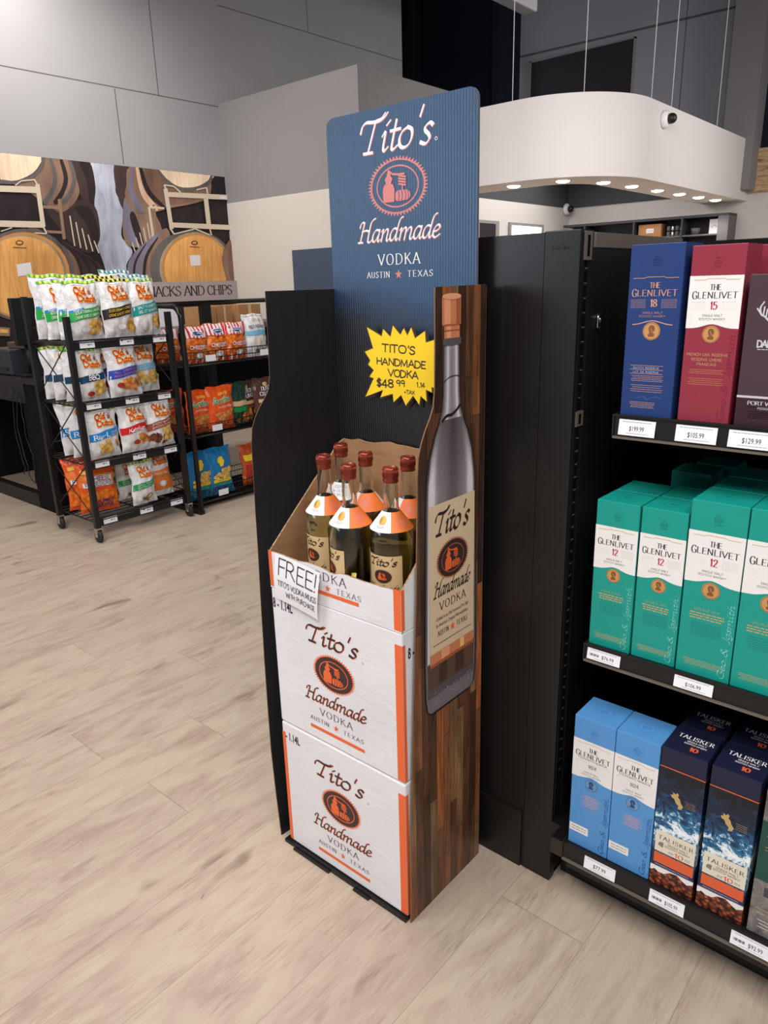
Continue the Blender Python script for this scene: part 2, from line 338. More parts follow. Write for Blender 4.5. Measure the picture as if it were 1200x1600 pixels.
# ------------------------------------------------------------------ lettering: pen strokes
# glyph: width | strokes separated by '/', '~' = smooth curve, points x,y (cap height 10)
G = {
'A': '7|0,0 3.5,10/3.5,10 7,0/1.3,3.4 5.7,3.4', 'B': '6.4|1,0 1,10/~1,10 3.6,9.9 5,7.7 3.6,5.4 1,5.3/~1,5.3 4.4,5.1 6,2.7 4.4,.1 1,0',
'C': '7|~6.5,8 5.2,9.7 3.6,10 1.6,8.8 .5,5 1.6,1.2 3.6,0 5.2,.3 6.5,2', 'D': '7.6|1,0 1,10/~1,10 4,9.8 6.4,8 7.1,5 6.4,2 4,.2 1,0',
'E': '6|1,0 1,10/1,10 5.4,10/1,5.2 4.8,5.2/1,0 5.7,0', 'F': '5.6|1,0 1,10/1,10 5.4,10/1,5.2 4.8,5.2',
'G': '7.6|~6.5,8 5.2,9.7 3.6,10 1.6,8.8 .5,5 1.6,1.2 3.6,0 5.4,.2 6.6,1.2/6.6,1 6.6,4.4/4.6,4.4 7.2,4.4',
'H': '7.6|1,0 1,10/6.6,0 6.6,10/1,5.2 6.6,5.2', 'I': '2.4|1.2,0 1.2,10', 'J': '4|~3,10 3,3 2.4,0 .6,-.6',
'K': '7|1,0 1,10/6,10 1.2,4.6/2.6,6 6.8,0', 'L': '5.8|1,10 1,0/1,0 5.6,0', 'M': '9|1,0 1.3,10/1.3,10 4.5,1.5/4.5,1.5 7.7,10/7.7,10 8,0',
'N': '7.8|1,0 1,10/1,10 6.7,0/6.7,0 6.7,10', 'O': '8|~4,10 1.6,9 .5,5 1.6,1 4,0 6.4,1 7.5,5 6.4,9 4,10',
'P': '6.2|1,0 1,10/~1,10 4.2,9.9 5.7,7.5 4.2,4.9 1,4.8', 'Q': '8|~4,10 1.6,9 .5,5 1.6,1 4,0 6.4,1 7.5,5 6.4,9 4,10/4.6,2 7.6,-1.5',
'R': '6.8|1,0 1,10/~1,10 4,9.9 5.5,7.6 4,5.2 1,5.1/3.2,5 6.6,0', 'S': '5.8|~5,8.4 4.2,9.8 2.6,10 1,8.6 1.2,6.4 3.4,5 5,3.4 4.8,1.2 3,0 1.4,.2 .5,1.8',
'T': '6.8|3.4,0 3.4,10/.3,10 6.5,10', 'U': '7.2|~1,10 1,3 1.8,.6 3.6,0 5.4,.6 6.2,3 6.2,10', 'V': '7|0,10 3.5,0/3.5,0 7,10',
'W': '10|0,10 2.6,0/2.6,0 5,9/5,9 7.4,0/7.4,0 10,10', 'X': '7|.5,10 6.5,0/6.5,10 .5,0', 'Y': '7|.2,10 3.5,5/6.8,10 3.5,5/3.5,5 3.5,0', 'Z': '6.6|.6,10 6,10/6,10 .6,0/.6,0 6.2,0',
'0': '6|~3,10 1.2,8.6 .6,5 1.2,1.4 3,0 4.8,1.4 5.4,5 4.8,8.6 3,10', '1': '4|.8,8 2.2,10/2.2,10 2.2,0', '2': '6|~.8,7.6 1.6,9.6 3,10 4.8,8.8 4.6,6.4 2.6,3 .6,0/.6,0 5.4,0',
'3': '6|~.8,8.8 2.6,10 4.8,8.4 4.2,6 2.4,5.4/~2.4,5.4 4.6,5 5.2,2.4 4,.4 2,0 .5,1.2', '4': '6|4,0 4,10/4,10 .4,3/.4,3 5.6,3', '5': '6|4.9,10 1.4,10/1.4,10 1.1,5.6/~1.1,5.6 3,6.3 5,5 5,2 3.4,0 1.8,0 .6,1',
'6': '6|~4.6,9.6 2.4,8.6 .9,5.4 .8,2.4 2,.2 4,.1 5.2,2 4.8,4.8 3,5.6 1,4', '7': '5.6|.5,10 5.2,10/5.2,10 2,0', '8': '6|~3,5.4 1.2,6.6 1,8.8 3,10 5,8.8 4.8,6.6 3,5.4 1,4 .7,1.6 3,0 5.3,1.6 5,4 3,5.4',
'9': '6|~5,7.4 4.4,9.6 2.6,10 .9,8.4 1,6 2.8,4.8 5,6.6/5,8 4.4,0', '$': '6|~5,8.2 3,9.2 1,7.8 1.4,5.8 4,4.6 5,2.6 3.4,.8 .8,1.6/2.3,10.8 2.3,-.6/3.6,10.8 3.6,-.6',
'.': '2.6|1,.1 1.5,.6', ',': '2.6|1.4,.6 .8,-1.6', '-': '4.4|.8,4.6 3.6,4.6', "'": '2.4|1.4,10.6 1,8', '!': '2.6|1.4,10.4 1.1,3/1,.1 1.2,.6', '+': '5|.6,4 4.4,4/2.5,6 2.5,2', '&': '8|~7,0 3,5.6 2,8 3.4,10 4.8,8.4 3,5.4 .8,3 1.6,.4 4,0 6.6,4', ' ': '3.4|',
# script lower case
'i': "2.7|~.2,4.4 1,5.5 1.1,1.2 1.7,0 2.6,.9/1.1,7.4 1.9,8.4", 't': '3.1|~1.3,8.2 1.2,1.2 1.8,0 3,.9/0,5.4 3,5.6', 'o': '4.7|~2.3,5.6 .8,4.6 .3,2.7 .9,.7 2.3,0 3.7,.8 4.2,2.8 3.7,4.8 2.3,5.6',
's': '3.5|~3.1,4.8 2.1,5.6 .9,4.8 1.1,3.6 2.3,2.5 2.8,1.2 1.9,0 .2,.6', 'a': '5|~3.7,5.1 2,5.6 .7,4.4 .3,2.1 1,.2 2.3,.5 3.6,3.2/~3.9,5.6 3.6,1.3 4.1,0 5,.9',
'n': '5.3|~.1,4.6 .9,5.5 1,4.4 .9,0/~1,3 2.3,5.1 3.4,5.5 3.8,4.2 3.7,1.2 4.2,0 5.2,.9', 'd': '5.1|~3.7,5.1 2,5.6 .7,4.4 .3,2.1 1,.2 2.3,.5 3.6,3.2/~5.6,10.6 4.2,9.2 3.7,4 3.7,1.2 4.2,0 5,.9',
'm': '8.2|~.1,4.6 .9,5.5 1,4.4 .9,0/~1,3 2.2,5.1 3.3,5.5 3.7,4.2 3.6,0/~3.7,3 5,5.1 6.1,5.5 6.6,4.2 6.5,1.2 7.1,0 8.1,.9', 'e': '4.2|~.6,2.6 2.2,3 3.4,4.2 2.7,5.5 1.3,5 .4,3 .7,.9 2,0 4,1.3',
'r': '3.8|~.1,4.6 .9,5.5 1,4.4 .9,0/~1,3 2.2,5 3.6,5.4', 'h': '5.2|~2.4,10.6 1.2,9 1,4 .9,0/~1,3 2.3,5.1 3.4,5.5 3.8,4.2 3.7,1.2 4.2,0 5.2,.9', 'l': '2.6|~2.4,10.6 1.2,8 1,1.2 1.6,0 2.6,.9',
'c': '3.8|~3.4,4.6 2.2,5.6 .7,4.4 .4,2.2 1.2,.2 2.4,0 3.8,1.2', 'u': '5|~.2,4.6 .9,5.5 .9,1.4 1.8,0 3.6,2/~3.7,5.5 3.6,1.2 4.2,0 5,.9', 'g': '4.8|~3.7,5.1 2,5.6 .6,4 .4,2 1.4,.2 3.6,3/~3.9,5.5 3.6,-2 2.2,-3.4 .4,-2.6', 'p': '4.8|1,5.5 1,-3.4/~1,4 2.6,5.6 4.2,4 3.8,1 2.2,0 1,.8', 'v': '4.6|~.2,5.3 1.8,0 3.8,5.5', 'b': '4.8|~1,10 1,4 1,.4/~1,3 2.6,5.6 4.2,4 3.8,1 2.2,0 1,.8', 'k': '4.8|~1,10 1,4 1,0/3.8,5.4 1.2,2.4/2,3.2 4.4,0', 'y': '4.8|~.4,5.3 1.2,1 2.6,0 3.8,3/~4,5.5 3.8,-2 2.2,-3.4 .4,-2.6', 'w': '7|~.2,5.3 1,.6 2.2,0 3.5,4/~3.5,4 4,.6 5.2,0 6.6,5.5', 'f': '3.4|~3.8,9.8 2.6,10.4 1.4,8 1.2,0 .8,-2/0,5.3 3,5.3',
}
GS = {  # swash capitals of the script logo
'T': '6.4|~-1.2,6.4 -.9,8.4 .3,9.2 2.2,9 4.6,9 6.2,9.8 6.9,10.8/~6.1,10.8 5.2,9.6 3.8,9.2/3.4,9 2.5,.4/1.1,.1 4,.1', 'H': '8|~-.4,7.2 -.1,8.9 1,9.7 2,9.2/1.9,9.4 1.3,.3/.2,0 2.7,.1/~8,11 6.7,10.2 5.9,8.6 5.6,2 6,.2 7,0 8,.9/~1.5,5.2 3.6,5.7 5.8,5.2',
'G': G['G'], 'S': G['S']}
def cat_rom(p, n=6):
    out = []
    for i in range(len(p) - 1):
        a = p[max(0, i - 1)]; b = p[i]; c = p[i + 1]; d = p[min(len(p) - 1, i + 2)]
        for k in range(n):
            t = k / n
            out.append(tuple(.5 * (2 * b[j] + (c[j] - a[j]) * t + (2 * a[j] - 5 * b[j] + 4 * c[j] - d[j]) * t * t + (3 * b[j] - a[j] - 3 * c[j] + d[j]) * t ** 3) for j in (0, 1)))
    out.append(p[-1]); return out
def glyph_strokes(ch, swash):
    g = (GS.get(ch) if swash else None) or G.get(ch) or G.get(ch.upper()) or G[' ']
    w, st = g.split('|'); res = []
    for s in st.split('/'):
        if not s: continue
        cur = s[0] == '~'; pts = [tuple(float(a) for a in q.split(',')) for q in s.lstrip('~').split()]
        res.append((pts, cur))
    return float(w), res

class Art:
    """flat artwork laid on a surface; mapf(u, v, layer) gives the 3D point"""
    def __init__(s, mb, mapf, fine=0): s.mb = mb; s.mf = mapf; s.fine = fine
    def poly(s, pts, mt, layer=1):
        s.mb.face([s.mf(u, v, layer) for u, v in pts], mt)
    def rect(s, u0, u1, v0, v1, mt, layer=1): s.grid([(u0, v0), (u1, v0), (u1, v1), (u0, v1)], mt, layer)
    def grid(s, q, mt, layer=1, nu=None, nv=None):
        if s.fine == 0 and nu is None: return s.poly(q, mt, layer)
        du = math.dist(q[0], q[1]); dv = math.dist(q[0], q[3])
        nu = nu or max(1, int(du / s.fine)); nv = nv or max(1, int(dv / s.fine)); vs = []
        for j in range(nv + 1):
            for i in range(nu + 1):
                a, b = i / nu, j / nv
                u = (q[0][0] * (1 - a) + q[1][0] * a) * (1 - b) + (q[3][0] * (1 - a) + q[2][0] * a) * b
                v = (q[0][1] * (1 - a) + q[1][1] * a) * (1 - b) + (q[3][1] * (1 - a) + q[2][1] * a) * b
                vs.append(s.mf(u, v, layer))
        s.mb.mesh(vs, [(j * (nu + 1) + i, j * (nu + 1) + i + 1, (j + 1) * (nu + 1) + i + 1, (j + 1) * (nu + 1) + i) for j in range(nv) for i in range(nu)], mt, True)
    def ell(s, cx, cy, rx, ry, mt, layer=1, n=28, rot=0, jag=0, seed=1):
        rnd = random.Random(seed); c, q = math.cos(rot), math.sin(rot); rings = [1.0] if s.fine == 0 else [1.0, .66, .33]
        js = [1 + rnd.uniform(-jag, jag) for _ in range(n)]
        R_ = []
        for rr in rings:
            ring = []
            for k in range(n):
                a = 2 * math.pi * k / n; x, y = rx * rr * js[k] * math.cos(a), ry * rr * js[k] * math.sin(a); ring.append((cx + x * c - y * q, cy + x * q + y * c))
            R_.append(ring)
        if s.fine == 0: return s.poly(R_[0], mt, layer)
        vs = [s.mf(u, v, layer) for rg in R_ for u, v in rg] + [s.mf(cx, cy, layer)]; fs = []
        for r_ in range(len(rings) - 1):
            for k in range(n): fs.append((r_ * n + k, r_ * n + (k + 1) % n, (r_ + 1) * n + (k + 1) % n, (r_ + 1) * n + k))
        b = (len(rings) - 1) * n
        for k in range(n): fs.append((b + k, b + (k + 1) % n, len(vs) - 1))
        s.mb.mesh(vs, fs, mt, True)
    def ring(s, cx, cy, rx, ry, th, mt, layer=1, n=36):
        vs = []; fs = []
        for k in range(n):
            a = 2 * math.pi * k / n
            for t in (0, -th): vs.append(s.mf(cx + (rx + t) * math.cos(a), cy + (ry + t) * math.sin(a), layer))
        for k in range(n): j = (k + 1) % n; fs.append((2 * k, 2 * j, 2 * j + 1, 2 * k + 1))
        s.mb.mesh(vs, fs, mt)
    def stroke(s, pts, w, h, ang, mt, layer=1):
        """ribbon with an elliptical pen w x h at angle ang"""
        ca, sa = math.cos(ang), math.sin(ang)
        def sup(nx, ny): return math.sqrt((w * (nx * ca + ny * sa)) ** 2 + (h * (-nx * sa + ny * ca)) ** 2) / 2
        if len(pts) < 2: return
        vs = []; n = len(pts)
        for i in range(n):
            a = pts[max(0, i - 1)]; b = pts[min(n - 1, i + 1)]; dx, dy = b[0] - a[0], b[1] - a[1]; l = math.hypot(dx, dy) or 1; dx /= l; dy /= l
            e = sup(dx, dy) * .7 * ((-1 if i == 0 else 0) + (1 if i == n - 1 else 0)); k = sup(-dy, dx); px, py = pts[i][0] + dx * e, pts[i][1] + dy * e
            vs.append(s.mf(px - dy * k, py + dx * k, layer + .12 * i / n)); vs.append(s.mf(px + dy * k, py - dx * k, layer + .12 * i / n))
        s.mb.mesh(vs, [(2 * i, 2 * i + 1, 2 * i + 3, 2 * i + 2) for i in range(n - 1)], mt, s.fine > 0)
    def text(s, txt, u0, u1, v, h, mt, layer=1, style='serif', bold=1.0, slant=0, rot=0, jit=0, seed=1, grow=0, track=0, center=None):
        """u0..u1 extent (u1 None: natural width), v baseline, h cap height"""
        rnd = random.Random(seed); swash = style == 'script'
        gl = [glyph_strokes(c, swash) for c in txt]; tot = sum(g[0] + track for g in gl) - track
        sy = h / 10.0; sx = (u1 - u0) / tot if u1 is not None else sy
        if center is not None: u0 = center - tot * sx / 2
        st = {'serif': (1.45, .5, 0.15), 'script': (1.5, .42, .75), 'hand': (.75, .75, 0), 'heavy': (3.3, 1.7, .6), 'sans': (1.2, 1.2, 0), 'thin': (.4, .4, 0)}[style]
        w_, h_, an = st[0] * bold + grow, st[1] * bold + grow, st[2]; cr, sr = math.cos(rot), math.sin(rot); pen = min(sx * 1.15, sy) if sx < sy else sy
        x = 0.0; nst = 0
        def tr(p): X, Y = (p[0]) * sx + p[1] * sy * slant, p[1] * sy; return (u0 + X * cr - Y * sr, v + X * sr + Y * cr)
        for wd, strokes in gl:
            jx, jy, ja = rnd.uniform(-jit, jit), rnd.uniform(-jit, jit), rnd.uniform(-jit, jit) * .04
            for pts, cur in strokes:
                q = [(x + p[0] + jx + p[1] * ja, p[1] + jy - p[0] * ja) for p in pts]
                if cur: q = cat_rom(q, 5 if h > .02 else 3)
                elif s.fine: q = [(a_[0] + (b_[0] - a_[0]) * t / 4, a_[1] + (b_[1] - a_[1]) * t / 4) for a_, b_ in zip(q, q[1:]) for t in range(4)] + [q[-1]]
                nst += 1; ly = layer + (nst % 6) * .14
                s.stroke([tr(p) for p in q], w_ * pen, h_ * pen, an + rot, mt, ly)
                if style == 'serif' and h > .012:
                    for e, o in ((0, 1), (-1, -2)):
                        p, r_ = q[e], q[o]
                        if p[1] - jy in (0.0, 10.0) and abs(p[0] - r_[0]) < .6 * abs(p[1] - r_[1]) and not cur:
                            s.stroke([tr((p[0] - 1.1, p[1])), tr((p[0] + 1.1, p[1]))], .3 * pen * bold, .42 * pen * bold + grow * pen * .5, 0, mt, layer + .7)
            x += wd + track
    def inter(s, txt, u0, v, h, mt, layer=1, width=None, rot=0, bold=0.0, slant=0, center=False):
        vs, fs, tw = font_mesh(txt, bold)
        k = h / .73; kx = (width / tw) if width else k; cr, sr = math.cos(rot), math.sin(rot)
        off = -tw * kx / 2 if center else 0
        out = []
        for x, y in vs:
            X, Y = x * kx + off + y * k * slant, y * k; out.append(s.mf(u0 + X * cr - Y * sr, v + X * sr + Y * cr, layer))
        s.mb.mesh(out, fs, mt)
    def lines(s, u0, u1, v0, v1, n, mt, layer=1, th=None, seed=1, word=6, ragged=.15):
        """rows of print too small to read: short dashes"""
        rnd = random.Random(seed); th = th or abs(v1 - v0) / n * .32
        for i in range(n):
            v = v1 - (v1 - v0) * (i + .5) / n; rg = rnd.uniform(0, ragged) * (u1 - u0) / 2; u = u0 + rg; e = u1 - rg
            while u < e - th:
                L = rnd.uniform(.5, 1.2) * (u1 - u0) / word; s.grid([(u, v - th / 2), (min(u + L, e), v - th / 2), (min(u + L, e), v + th / 2), (u, v + th / 2)], mt, layer, 1, 1); u += L + th * .8
    def star(s, cx, cy, r, mt, layer=1):
        s.poly([(cx + r * (1 if k % 2 == 0 else .42) * math.sin(k * math.pi / 5), cy + r * (1 if k % 2 == 0 else .42) * math.cos(k * math.pi / 5)) for k in range(10)], mt, layer)
    def emblem(s, cx, cy, rx, ry, burst, disc, figure, layer=1, teeth=54, solid=True):
        n = teeth * 2; vs = []
        if solid:
            s.poly([(cx + rx * (1 if k % 2 else .89) * math.cos(2 * math.pi * k / n), cy + ry * (1 if k % 2 else .89) * math.sin(2 * math.pi * k / n)) for k in range(n)], burst, layer)
            s.ell(cx, cy, rx * .87, ry * .87, disc, layer + 1, 48); s.ring(cx, cy, rx * .68, ry * .68, rx * .035, burst, layer + 2)
        else:
            s.mb.mesh([s.mf(cx + rx * q * math.cos(2 * math.pi * k / n), cy + ry * q * math.sin(2 * math.pi * k / n), layer) for k in range(n) for q in ((1 if k % 2 else .88), .85)], [(2 * k, 2 * ((k + 1) % n), 2 * ((k + 1) % n) + 1, 2 * k + 1) for k in range(n)], burst)
            s.ring(cx, cy, rx * .70, ry * .70, rx * .035, burst, layer)
        X = lambda a: cx + a * rx; Y = lambda b: cy + b * ry
        P = lambda pts, L=3: s.poly([(X(a), Y(b)) for a, b in pts], figure, layer + L)
        # still, coil, barrel
        P([(-.46, -.5), (-.10, -.5), (-.08, -.1), (-.13, .08), (-.2, .12), (-.14, .26), (-.2, .36), (-.24, .56), (-.3, .56), (-.34, .36), (-.41, .26), (-.36, .12), (-.43, .08), (-.48, -.1)])
        s.stroke([(X(-.27), Y(.54)), (X(-.15), Y(.42)), (X(.05), Y(.38)), (X(.24), Y(.38))], rx * .05, rx * .05, 0, figure, layer + 3)
        for q in range(4): s.stroke([(X(.06), Y(.34 - q * .09)), (X(.28), Y(.28 - q * .09))], rx * .045, rx * .045, 0, figure, layer + 3)
        s.stroke([(X(.18), Y(0)), (X(.18), Y(-.14))], rx * .04, rx * .04, 0, figure, layer + 3)
        P([(-.06, -.22), (.0, -.14), (.34, -.14), (.42, -.22), (.44, -.36), (.36, -.48), (.0, -.5), (-.06, -.44)])
        for q in (.04, .15, .26, .35): s.stroke([(X(q), Y(-.16)), (X(q + .03), Y(-.32)), (X(q), Y(-.47))], rx * .022, rx * .022, 0, disc, layer + 4)

_FM = {}
def font_mesh(txt, bold=0.0):
    key = (txt, bold)
    if key in _FM: return _FM[key]
    cu = bpy.data.curves.new('text', 'FONT'); cu.body = txt; cu.size = 1; cu.resolution_u = 2; cu.offset = bold
    o = bpy.data.objects.new('text', cu); COL.objects.link(o); bpy.context.view_layer.update()
    dg = bpy.context.evaluated_depsgraph_get(); me = o.evaluated_get(dg).to_mesh()
    vs = [(v.co.x, v.co.y) for v in me.vertices]; fs = [tuple(p.vertices) for p in me.polygons]
    o.evaluated_get(dg).to_mesh_clear(); bpy.data.objects.remove(o); bpy.data.curves.remove(cu)
    x0 = min(v[0] for v in vs); vs = [(a - x0, b) for a, b in vs]; w = max(v[0] for v in vs)
    _FM[key] = (vs, fs, w); return _FM[key]

def on_y(y, step=-.00025, x0=0, z0=0):      # surface facing -Y
    return lambda u, v, L: (x0 + u, y + step * L, z0 + v)
def on_x(x, step=.00025, y0=0, z0=0):       # surface facing +X (u = +Y)
    return lambda u, v, L: (x + step * L, y0 + u, z0 + v)
def on_top(z, step=.00025, x0=0, y0=0):
    return lambda u, v, L: (x0 + u, y0 + v, z + step * L)

